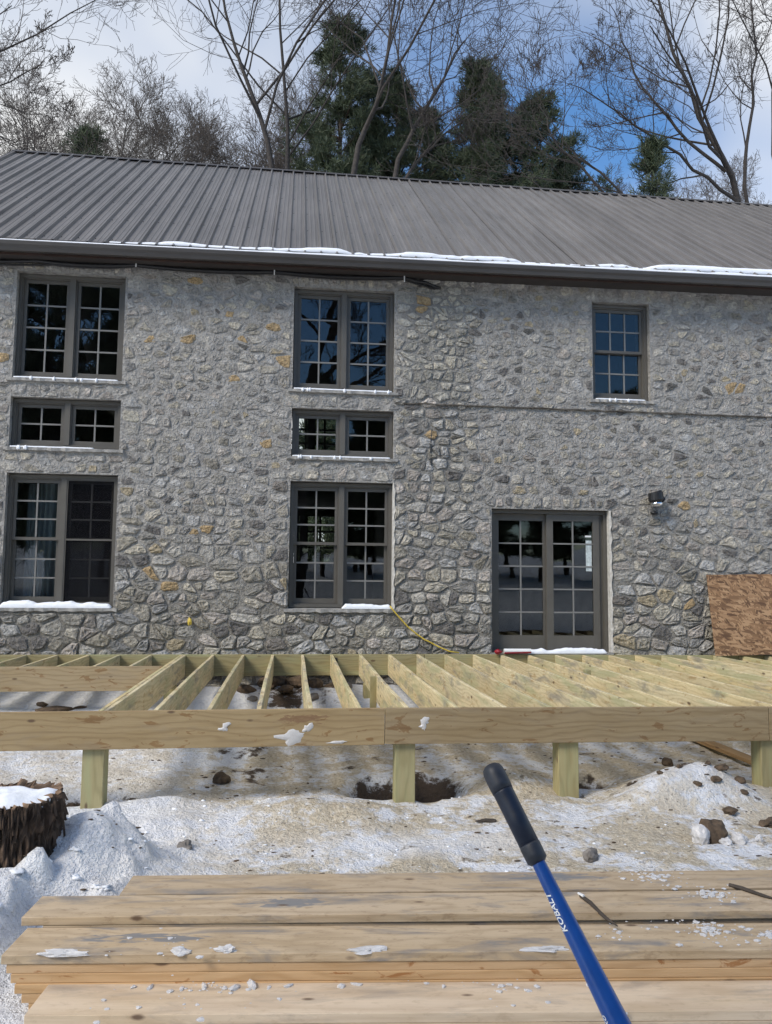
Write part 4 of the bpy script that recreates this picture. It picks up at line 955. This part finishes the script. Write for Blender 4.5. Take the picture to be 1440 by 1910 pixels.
for x, y_, s in ((3.30, 6.05, .035), (3.48, 6.10, .045), (3.62, 6.25, .055), (3.75, 6.18, .05), (3.68, 6.02, .035), (3.52, 6.28, .03), (3.25, 6.25, .03), (3.05, 6.2, .03)):
    clod(x, y_, (s, s*.8, s*.6), 'clod', 'small earth clod on the right snow mound', 'clod', rough=.5, group='clods on the right mound', sub=2)
mb = MB()
for k in range(1500):                      # crumbs of soil, bark and leaf
    x, y_ = sr.uniform(-2.2, 4.4), sr.uniform(4.4, 8.6)
    if float(fbm(np.array([x*1.3, y_*1.3, 4.0]), 2)) < (.06 if y_ < 6.7 else -.25): continue
    if abs(y_-6.45) < .12 and abs(x+1.5) < .15: continue
    s = .0025+.012*sr.random()**4; V, Fc = blob((x, y_, gz(x, y_)+s*.2), (s*sr.uniform(1, 2.6), s, s*.55), sr.random()*30, .5, 1); mb.add(V, Fc)
tag(mb.build('soil_crumbs', M['clod'], None), 'dark crumbs of soil and bark strewn over the trampled snow', 'soil', kind='stuff')
mb = MB()
for k in range(60):                      # broken snow heaped left of the lumber
    x, y_ = sr.uniform(-2.1, -.75), sr.uniform(3.5, 4.75)
    if x > -1.25 and y_ < 4.4: continue
    s = .010+.022*sr.random()**2; V, Fc = blob((x, y_, gz(x, y_)-s*.35), (s*2.2, s*1.4, s*.8), sr.random()*30, 1.4, 2); mb.add(V, Fc)
for k in range(700):                      # loose snow granules
    x, y_ = sr.uniform(-2.4, 4.4), sr.uniform(4.35, 6.9)
    if x > -.6 and sr.random() < .35: continue
    s = .003+(.012 if x < -.6 else .007)*sr.random()**3; V, Fc = blob((x, y_, gz(x, y_)+s*.15), (s*1.6, s*1.1, s*.6), sr.random()*30, .9, 1); mb.add(V, Fc)
tag(mb.build('snow_granules', M['snow'], None, smooth=True), 'loose granules of trodden snow across the yard', 'snow', kind='stuff')
ob = board('loose_board', (4.50, 8.55, gz(4.50, 8.55)+.02), (4.60, 7.20, gz(4.60, 7.2)+.02), .14, .04, M['oldboard'], None); tag(ob, 'weathered brown board lying on the snow beyond the right post', 'board')

# ------------------------------------------------------------------ things on and against the wall
lamp = empty('wall_lamp', (5.40, WY, 3.02), 'black outdoor wall lamp with a shiny glass base beside the door', 'lamp')
mb = MB(); mb.tube([(5.40, WY+.01, 3.08), (5.40, WY-.05, 3.08)], .085, 18); mb.build('mounting_plate', M['black'], lamp)
mb = MB(); mb.tube([(5.36, WY-.15, 3.17), (5.365, WY-.15, 3.155), (5.375, WY-.145, 3.05), (5.38, WY-.145, 3.02)], [.085, .105, .112, .085], 22); mb.build('shade', M['black'], lamp, smooth=False)
mb = MB(); mb.tube([(5.42, WY-.03, 3.11), (5.50, WY-.08, 3.13), (5.52, WY-.13, 3.06), (5.47, WY-.14, 3.02)], .014, 8); mb.build('bracket', M['black'], lamp, smooth=True)
mb = MB(); mb.tube([(5.38, WY-.145, 3.02), (5.382, WY-.145, 2.985), (5.384, WY-.145, 2.955), (5.386, WY-.145, 2.94)], [.080, .092, .070, .03], 22); mb.build('reflector', M['chrome'], lamp, smooth=True)
V, Fc = blob((5.39, WY-.05, 2.86), (.065, .05, .028), 2, .1, 2); MB().add(V, Fc).build('sensor', M['black'], lamp, smooth=True)

osb = empty('strand_board', (7.2, 10.8, .78), 'brown oriented strand board sheet leaning on the wall at right', 'board')
o = MB().box(0, 2.44, -.006, .006, 0, 1.20).build('sheet', M['osb'], osb, (6.215, 10.80, .752), (R(-7), R(-1.2), 0)); 

cord = MB(); P = [(1.40, WY-.05, 1.45), (1.44, WY-.07, 1.40), (1.52, WY-.06, 1.31), (1.66, WY-.05, 1.16), (1.80, WY-.05, 1.05), (1.90, WY-.05, .98), (1.96, WY-.06, .955), (2.10, WY-.06, .88), (2.26, WY-.06, .815), (2.40, WY-.06, .795)]
cord.tube(P, .011, 8); tag(cord.build('extension_cord', M['yellow'], None, smooth=True), 'yellow cord hanging from the lower centre sill to the deck', 'cord')
V, Fc = blob((-1.38, WY-.04, 1.22), (.026, .016, .055), 5, .6, 2); tag(MB().add(V, Fc).build('yellow_tag', M['yellow'], None), 'small yellow tag stuck on the wall below the left windows', 'tag')
tube_ = empty('caulk_tube', (3.1, 10.9, .785), 'red and white tube lying at the foot of the door', 'tube')
MB().tube([(3.05, 10.90, .822), (3.44, 10.885, .822)], .034, 14).build('barrel', M['white'], tube_, smooth=False)
MB().tube([(3.44, 10.885, .818), (3.05, 10.90, .806)], [.022, .022], 10).build('stripe', M['red'], tube_, (0, -.012, -.006))
V, Fc = blob((2.96, 10.89, .818), (.05, .04, .035), 9, .5, 2); MB().add(V, Fc).build('red_cap', M['red'], tube_)
mb = MB(); mb.tube([(2.0, WY-.012, 4.03), (1.985, WY-.02, 3.80), (1.99, WY-.012, 3.50)], .010, 6); tag(mb.build('old_pipe', M['black'], None), 'thin rusty pipe set upright in the wall by the centre windows', 'pipe')
# cable bundle under the eave
def cable(pts, rad, label):
    mb = MB(); q = []
    for a, b_ in zip(pts[:-1], pts[1:]):
        for t in (0, .2, .4, .6, .8): p = Vector(a).lerp(Vector(b_), t); q.append(p+Vector((0, 0, -.035*4*t*(1-t)*min(1, abs(b_[0]-a[0])))))
    q.append(Vector(pts[-1])); mb.tube(q, rad, 8); tag(mb.build('eave_cable', M['black'], None, smooth=True), label, 'cable')
cable([(-5.4, 10.93, 6.17), (-3.6, 10.90, 6.205), (-2.26, 10.90, 6.225), (-.33, 10.90, 6.24), (1.56, 10.90, 6.265), (1.9, 10.93, 6.215), (2.12, 10.99, 6.165)], .026, 'thick black cable strung under the eave into the wall')
cable([(-5.4, 10.95, 6.15), (-3.4, 10.93, 6.175), (-2.26, 10.92, 6.215), (-.33, 10.93, 6.225), (1.56, 10.93, 6.25), (1.85, 10.94, 6.18), (2.08, 10.99, 6.145)], .014, 'thinner black cable sagging below the thick one')
for x, lb in ((-2.26, 'white cable clip above the top left window'), (-.33, 'white cable clip left of the top centre window'), (1.56, 'white cable clip right of the top centre window')):
    tag(MB().box(x-.008, x+.008, 10.855, 10.862, 6.18, 6.285).build('cable_clip', M['white'], None), lb, 'clip')

# ------------------------------------------------------------------ trees
class Tubes:
    def __init__(s): s.g = {}
    def add(s, pts, rad, sides): s.g.setdefault((len(pts), sides), []).append((pts, rad))
    def mesh(s, name, m_):
        Vs, Fs, base = [], [], 0
        for (n, k), l in s.g.items():
            P = np.array([a for a, _ in l], float); Rr = np.array([b for _, b in l], float); B_ = len(l)
            T = np.empty_like(P); T[:, 1:-1] = P[:, 2:]-P[:, :-2]; T[:, 0] = P[:, 1]-P[:, 0]; T[:, -1] = P[:, -1]-P[:, -2]
            T /= np.linalg.norm(T, axis=2, keepdims=True)+1e-9
            ref = np.where(np.abs(T[:, :1, 2:3]) < .8, np.array([0, 0, 1.]), np.array([1., 0, 0])); ref = np.broadcast_to(ref, T.shape)
            U = np.cross(T, ref); U /= np.linalg.norm(U, axis=2, keepdims=True)+1e-9; W_ = np.cross(T, U)
            an = 2*np.pi*np.arange(k)/k
            V = P[:, :, None]+Rr[:, :, None, None]*(np.cos(an)[None, None, :, None]*U[:, :, None]+np.sin(an)[None, None, :, None]*W_[:, :, None])
            Vs.append(V.reshape(-1, 3)); ii = base+np.arange(B_*n*k).reshape(B_, n, k); jj = np.roll(ii, -1, 2)
            Fs.append(np.stack([ii[:, :-1], jj[:, :-1], jj[:, 1:], ii[:, 1:]], -1).reshape(-1, 4)); base += B_*n*k
        return mesh_np(name, np.concatenate(Vs), np.concatenate(Fs), m_, True)
def norm(v): return v/(np.linalg.norm(v)+1e-9)
def grow(T, TT, p, d, ln, r, lev, rg, kids, upw=.10, wob=.16, minr=.006):
    n = (9, 7, 6, 5, 4, 3)[min(lev, 5)]; pts = [p]; q = p; dirs = [d]
    for i in range(n-1):
        d = norm(d+rg.normal(0, wob, 3)+np.array([0, 0, upw])); q = q+d*ln/(n-1); pts.append(q); dirs.append(d)
    tt = np.linspace(0, 1, n); rr = np.maximum(r*(1-.72*tt), minr)
    (T if lev < 2 else TT).add(pts, rr, 6 if lev == 0 else (5 if lev == 1 else 3))
    if lev >= len(kids): return
    side(T, TT, pts, rr, dirs, ln, lev, rg, kids, upw, wob, minr)
def side(T, TT, pts, rr, dirs, ln, lev, rg, kids, upw, wob, minr, start=.25, ang=(28, 58)):
    k = kids[lev]; n = len(pts)
    for j in range(k):
        t = start+(1-start)*(j+rg.random())/k; f = min(t*(n-1), n-1.001); i = int(f); f -= i
        p = np.array(pts[i])*(1-f)+np.array(pts[i+1])*f; d = np.array(dirs[min(i+1, n-1)]); a = np.radians(rg.uniform(*ang))
        u = norm(np.cross(d, rg.normal(0, 1, 3))); nd = norm(d*np.cos(a)+u*np.sin(a))
        l2 = ln*(rg.uniform(.38, .62) if lev < 2 else rg.uniform(.45, .72))*(1.15-.65*t); r2_ = (rr[i]*(1-f)+rr[min(i+1, n-1)]*f)*rg.uniform(.45, .66)
        grow(T, TT, p, nd, l2, max(r2_, minr), lev+1, rg, kids, upw, wob, minr)
def polyline(pts, n):
    P = np.array(pts, float); t = np.linspace(0, len(P)-1, n); out = []
    for x in t:
        i = min(int(x), len(P)-2); f = x-i; a = P[max(i-1, 0)]; b_ = P[i]; c_ = P[i+1]; d_ = P[min(i+2, len(P)-1)]
        out.append(.5*((2*b_)+(-a+c_)*f+(2*a-5*b_+4*c_-d_)*f*f+(-a+3*b_-3*c_+d_)*f**3))
    return np.array(out)
def bare_tree(loc, limbs, label, seed, kids=(9, 8, 6, 4), minr=.008, group=None, upw=.09, wob=.15, lnf=.42):
    """limbs: list of (points, r0, r1, start) - the main limbs as they run; the finer branching is grown on them"""
    rg = np.random.default_rng(seed); t = empty('bare_tree', loc, label, 'tree', group); T, TT = Tubes(), Tubes()
    for pts, ra, rb, st in limbs:
        P = polyline(pts, 14); P[1:-1] += rg.normal(0, .06, (12, 3)); rr = np.linspace(ra, rb, 14); T.add(list(P), rr, 8)
        D = [norm(P[min(i+1, 13)]-P[max(i-1, 0)]) for i in range(14)]; ln = np.linalg.norm(np.diff(P, axis=0), axis=1).sum()
        side(T, TT, list(P), rr, D, ln*lnf*2, 0, rg, kids, upw, wob, minr, st)
    a = T.mesh('trunk', M['bark']); b_ = TT.mesh('crown', M['twig']); link('trunk', a, t); link('crown', b_, t); return t
def V3(x, y_, z): return (x, y_, z)
# the trees that stand out above the roof, left to right
bare_tree((-1.0, 32, 0), [([(-.2, 32, -.2), (-.5, 32, 10), (-1.1, 32, 19.2), (-2.1, 31.8, 22.3), (-3.0, 31.6, 25), (-3.9, 31.5, 29)], 0.180, 0.030, .45)], 'slender leafless tree leaning left above the roof, left of the tall pine', 3, (10, 7, 5, 4))
bare_tree((.1, 33, 0), [([(.4, 33, -.2), (0, 33, 10), (-.45, 33, 19.5), (-.75, 33, 24), (-1.15, 33, 30)], 0.168, 0.036, .5)], 'upright leafless tree just left of the tall pine', 5, (10, 7, 5, 4))
bare_tree((2.0, 30, 0), [([(1.6, 30, -.2), (1.8, 30, 10), (2.1, 30, 18.2), (3.0, 30, 21), (3.6, 30, 24), (4.0, 30, 28)], 0.180, 0.030, .5)], 'dark leafless tree leaning right across the tall pine', 8, (10, 7, 5, 4))
bare_tree((3.9, 30, 0), [([(3.4, 30, -.2), (3.6, 30, 10), (3.85, 30, 18.0), (4.6, 30, 20.3), (5.6, 30, 22.3), (6.8, 30, 24.5)], 0.156, 0.030, .55), ([(3.7, 30, 16), (4.6, 30.3, 18.8), (6.0, 30.5, 20.5), (7.6, 30.5, 21.8)], 0.090, 0.018, .3)], 'leafless tree arching right in front of the dark pines', 13, (10, 7, 5, 4))
bare_tree((20.8, 32, 0), [([(21.6, 32, -.2), (21.2, 32, 10), (20.4, 32, 19.2), (18.9, 32, 22.2), (17.6, 32, 25.2), (16.2, 32, 30)], 0.207, 0.048, .45),
     ([(20.3, 32, 19.3), (17.6, 31.7, 20.8), (14.6, 31.5, 22.7), (11.9, 31.3, 23.9)], 0.090, 0.014, .2),
     ([(19.6, 32, 20.8), (17.2, 32.2, 23.0), (15.2, 32.3, 26.0), (14.2, 32.3, 28.8)], 0.086, 0.014, .2),
     ([(20.5, 32, 18.6), (20.6, 31.8, 22.5), (20.9, 31.6, 26), (20.8, 31.5, 31)], 0.099, 0.024, .25)], 'great leafless tree at right with long limbs reaching left', 17, (10, 7, 5, 4), .008)
bare_tree((22.0, 29, 0), [([(21.9, 29, -.2), (21.2, 29, 10), (20.2, 29, 17.5), (19.9, 29, 21), (20.3, 29, 25), (20.9, 29, 29)], 0.150, 0.030, .5)], 'leafless tree cut by the right edge of the picture', 19, (10, 7, 5, 4))
bare_tree((-15.5, 30, 0), [([(-16.8, 30, -.2), (-16.6, 30, 10), (-16.2, 30, 17.5), (-15.6, 30, 22), (-14.9, 30, 27)], 0.204, 0.036, .5), ([(-16.2, 30, 17.5), (-14.0, 30, 19.2), (-12.0, 30, 20.6), (-10.0, 30, 22.0)], 0.078, 0.012, .3)], 'leafless tree whose branches enter from the left edge', 23, (10, 7, 5, 4))
bare_tree((10.2, 27, 0), [([(14.5, 27, -.2), (14.0, 27, 10), (13.0, 27, 15.6), (10.8, 27, 17.8), (8.2, 27, 18.8)], 0.096, 0.018, .45), ([(13.5, 27, 13), (11.5, 27, 16.6), (9.5, 27, 18.8), (8.9, 27, 20.2)], 0.072, 0.012, .4)], 'low leafless tree bending left just over the ridge', 29, (8, 6, 4, 3), .007)

M['palebark'] = simple('pale_bark', (.085, .074, .064), .9, nscale=8, var=.4, bmp=.4); M['paletwig'] = simple('pale_twig', (.105, .088, .075), .85, nscale=3, var=.25, bmp=0)
# the thinner wood behind: three grown shapes, copied
protos = []
for k in range(3):
    rg = np.random.default_rng(100+k); T, TT = Tubes(), Tubes()
    P = polyline([(0, 0, -.2), (rg.uniform(-.3, .3), 0, 8), (rg.uniform(-.5, .5), rg.uniform(-.3, .3), 14), (rg.uniform(-.9, .9), 0, 20)], 14); rr = np.linspace(.12, .02, 14); T.add(list(P), rr, 6)
    D = [norm(P[min(i+1, 13)]-P[max(i-1, 0)]) for i in range(14)]; side(T, TT, list(P), rr, D, 13, 0, rg, (15, 8, 6, 4), .05, .06, .0060, .40, (18, 45))
    protos.append((T.mesh('trunk', M['palebark']), TT.mesh('crown', M['paletwig'])))
brn = random.Random(31)
spots = [(-24, 42), (-21.5, 40), (-19.5, 44), (-17, 41), (-14.5, 39), (-13, 45), (-11, 41), (-9.3, 38), (-7.6, 43), (-6.3, 40), (-4.9, 37), (-3.6, 42), (-2.4, 39), (-.9, 44), (.6, 40), (2.6, 43), (5.2, 42), (9.5, 44), (13, 43), (16.5, 45), (18.8, 42), (22, 44), (25, 41), (28, 44), (-16, 47), (-5.8, 47), (31, 42), (14.8, 39), (-15.4, 43), (-12.2, 38.5), (-10.2, 44.5), (-8.5, 46), (-7.0, 38), (-5.5, 43.5), (-4.2, 46), (-3.0, 40.5), (-1.7, 46), (-.2, 38.5), (1.4, 46), (-18.2, 38.5)]
for k, (x, y_) in enumerate(spots):
    left = x < 4; o = empty('bare_tree', (x, y_, 0), 'slim leafless tree in the grey wood behind the left half of the roof' if left else 'slim leafless tree in the grey wood behind the right half of the roof', 'tree', 'grey wood behind the left of the roof' if left else 'grey wood behind the right of the roof')
    s = y_/40*brn.uniform(1.06, 1.27)*(1.0 if left else .95); o.scale = (s*1.1, s*1.1, s); o.rotation_euler = (brn.uniform(-.05, .05), brn.uniform(-.06, .06), brn.uniform(0, 6.3))
    for nm, me in zip(('trunk', 'crown'), protos[k % 3]):
        c = bpy.data.objects.new(nm, me); col.objects.link(c); c.parent = o

def pine_mesh(h, base, spread, seed, dens=1.0, conic=.5, tuft=.34):
    rg = np.random.default_rng(seed); T = Tubes(); n = 16; zt_ = np.linspace(-.2, h, n)
    P = np.stack([.12*np.sin(zt_*.3+seed), .12*np.cos(zt_*.23), zt_], -1); T.add(list(P), np.linspace(.014*h, .02, n), 8)
    C = []; Dn = []; z = base
    while z < h-.25:
        u = (z-base)/(h-base); env = spread*((1-u)**conic)*(.55+.45*min(1, u*3.5))
        for k in range(rg.integers(4, 7)):
            if rg.random() < .12: continue
            a = rg.uniform(0, 2*np.pi); ln = env*rg.uniform(.55, 1.12)*(.92+.50*float(vnoise(np.array([np.cos(a)*1.2+seed*3, np.sin(a)*1.2, z*.45])))); el = rg.uniform(.02, .30)+.45*u; d = np.array([np.cos(a)*np.cos(el), np.sin(a)*np.cos(el), np.sin(el)])
            p = np.array([.12*np.sin(z*.3+seed), .12*np.cos(z*.23), z+rg.uniform(-.15, .15)]); pts = [p]
            for i in range(5): d = norm(d+np.array([0, 0, .07])+rg.normal(0, .07, 3)); pts.append(pts[-1]+d*ln/5)
            T.add(pts, np.linspace(.012+.016*ln, .008, 6), 4)
            m_ = int(max(3, ln*3.6*dens))
            for j in range(m_):
                t = .30+.70*math.sqrt((j+rg.random())/m_); f = min(t*5, 4.999); i = int(f); q = pts[i]*(1-(f-i))+pts[i+1]*(f-i)
                sd = np.cross(d, [0, 0, 1]); off = sd*rg.normal(0, .22*ln*(1.12-t*.6))+rg.normal(0, 1, 3)*np.array([.14, .14, .07])+np.array([0, 0, .05])
                for q_ in range(5):
                    o2 = rg.normal(0, 1, 3)*np.array([.19, .19, .075]); C.append(q+off+o2); Dn.append(norm(d*.5+o2*2+np.array([0, 0, .45])))
        z += rg.uniform(.42, .95)*(1.0 if u < .8 else .5)
    C.append(np.array([0, 0, h])); Dn.append(np.array([0, 0, 1.]))
    C = np.array(C); Dn = np.array(Dn); K = 14; nC = len(C)
    dirs = Dn[:, None]*.75+rg.normal(0, .62, (nC, K, 3)); dirs /= np.linalg.norm(dirs, axis=2, keepdims=True)
    l = tuft*rg.uniform(.6, 1.2, (nC, K, 1)); sdv = np.cross(dirs, rg.normal(0, 1, (nC, K, 3))); sdv /= np.linalg.norm(sdv, axis=2, keepdims=True)
    o0 = C[:, None]+rg.normal(0, .05, (nC, K, 3)); w_ = tuft*.085
    V = np.stack([o0-sdv*w_*.5, o0+sdv*w_*.5, o0+dirs*l*.7+sdv*w_*.6, o0+dirs*l], 2).reshape(-1, 3); Fq = np.arange(nC*K*4).reshape(-1, 4)
    cm = mesh_np('crown', V, Fq, M['needles']); attr(cm, 'tone', np.repeat(rg.random(nC), K*4))
    return T.mesh('trunk', M['pinebark']), cm
def pine(loc, h, base, spread, seed, label, dens=1.0, conic=.5, tuft=.34):
    t = empty('pine_tree', loc, label, 'tree'); a, b_ = pine_mesh(h, base, spread, seed, dens, conic, tuft); link('trunk', a, t, loc); link('crown', b_, t, loc); return t
pine((1.75, 34.5, 0), 27.7, 17.5, 3.3, 1, 'tallest dark pine with a rounded head above the middle of the roof', 1.25, .42)
pine((4.75, 36, 0), 26.4, 14.5, 3.5, 2, 'bushy dark pine directly right of the tallest one', 1.25, .40)
pine((8.60, 34.5, 0), 26.8, 14.0, 3.7, 3, 'pointed dark pine under the blue gap in the clouds', 1.25, .55)
pine((11.7, 35, 0), 25.6, 14.0, 3.7, 4, 'broad dark pine on the right of the pine row', 1.25, .50)
pine((3.3, 38, 0), 25.5, 14.0, 3.8, 14, 'shorter pine filling the gap between the tallest and the bushy pine', 1.1, .45)
pine((10.3, 39, 0), 27.6, 14.0, 3.8, 15, 'pine set back between the pointed pine and the broad one', 1.1, .5)
pine((14.0, 37, 0), 23.6, 13.0, 3.6, 16, 'low pine closing the right end of the pine row', 1.1, .5)
pine((6.7, 39, 0), 27.2, 14.0, 2.9, 9, 'hazy pine set back between the pointed and the bushy pine', 1.2, .5)
pine((15.6, 31, 0), 21.4, 11.0, 3.0, 5, 'small sparse pine under the limbs of the great tree', .7, .9)
pine((-10.2, 37, 0), 23.5, 14.5, 3.0, 6, 'small dark pine behind the left of the roof', 1.2, .7)
pine((-14.8, 36, 0), 22.0, 14.0, 3.0, 7, 'dark pine at the left edge just over the ridge', 1.2, .6)

# wood behind the viewer, which the window panes mirror
pa, pb = pine_mesh(15, 2.0, 3.4, 77, 1.0, .7, .5)
for k, (x, y_, s) in enumerate(((-9.5, -9, 1.35), (-13, -12, 1.3), (-6.6, -15, 1.2), (-17, -17, 1.4), (-1.5, -27, .80), (2.5, -29, .78), (6.2, -27, .74), (10, -30, .8), (14.5, -28, .85), (19, -30, .9), (24, -28, .9), (.5, -26, .8), (4.4, -26, .78), (8.2, -27, .8), (12, -26, .82), (16.6, -27, .85), (21.5, -26, .85), (-4, -26, .85), (9.2, -31, .9), (13.2, -32, .9), (5.3, -31, .9), (1.8, -33, .95), (-11, -25, 1.1), (1.2, 27.5, .62), (-1.6, 29, .66), (3.6, 30, .6))):
    o = empty('pine_tree', (x, y_, gz(x, y_)-.1), 'dark pine behind the viewer, mirrored in the window panes' if y_ < 0 else 'dark young pine glimpsed through the lower centre window and the house', 'tree', 'pines mirrored in the panes' if y_ < 0 else 'pines seen through the house'); o.scale = (s, s, s); o.rotation_euler = (0, 0, k*1.3)
    for nm, me in (('trunk', pa), ('crown', pb)):
        c = bpy.data.objects.new(nm, me); col.objects.link(c); c.parent = o
bare_tree((1.0, -12, 0), [([(.2, -12, -.2), (.4, -12, 6), (.7, -12, 10), (1.6, -12, 14), (3.2, -12, 18)], .34, .08, .4), ([(.6, -12, 9), (-1.2, -12, 12), (-1.6, -12, 16)], .2, .05, .2), ([(.8, -12, 10.5), (2.6, -12, 12), (4.8, -12, 13.2)], .16, .03, .2)], 'leafless tree behind the viewer, mirrored in the top centre panes', 41, (8, 7, 5, 3), .012)
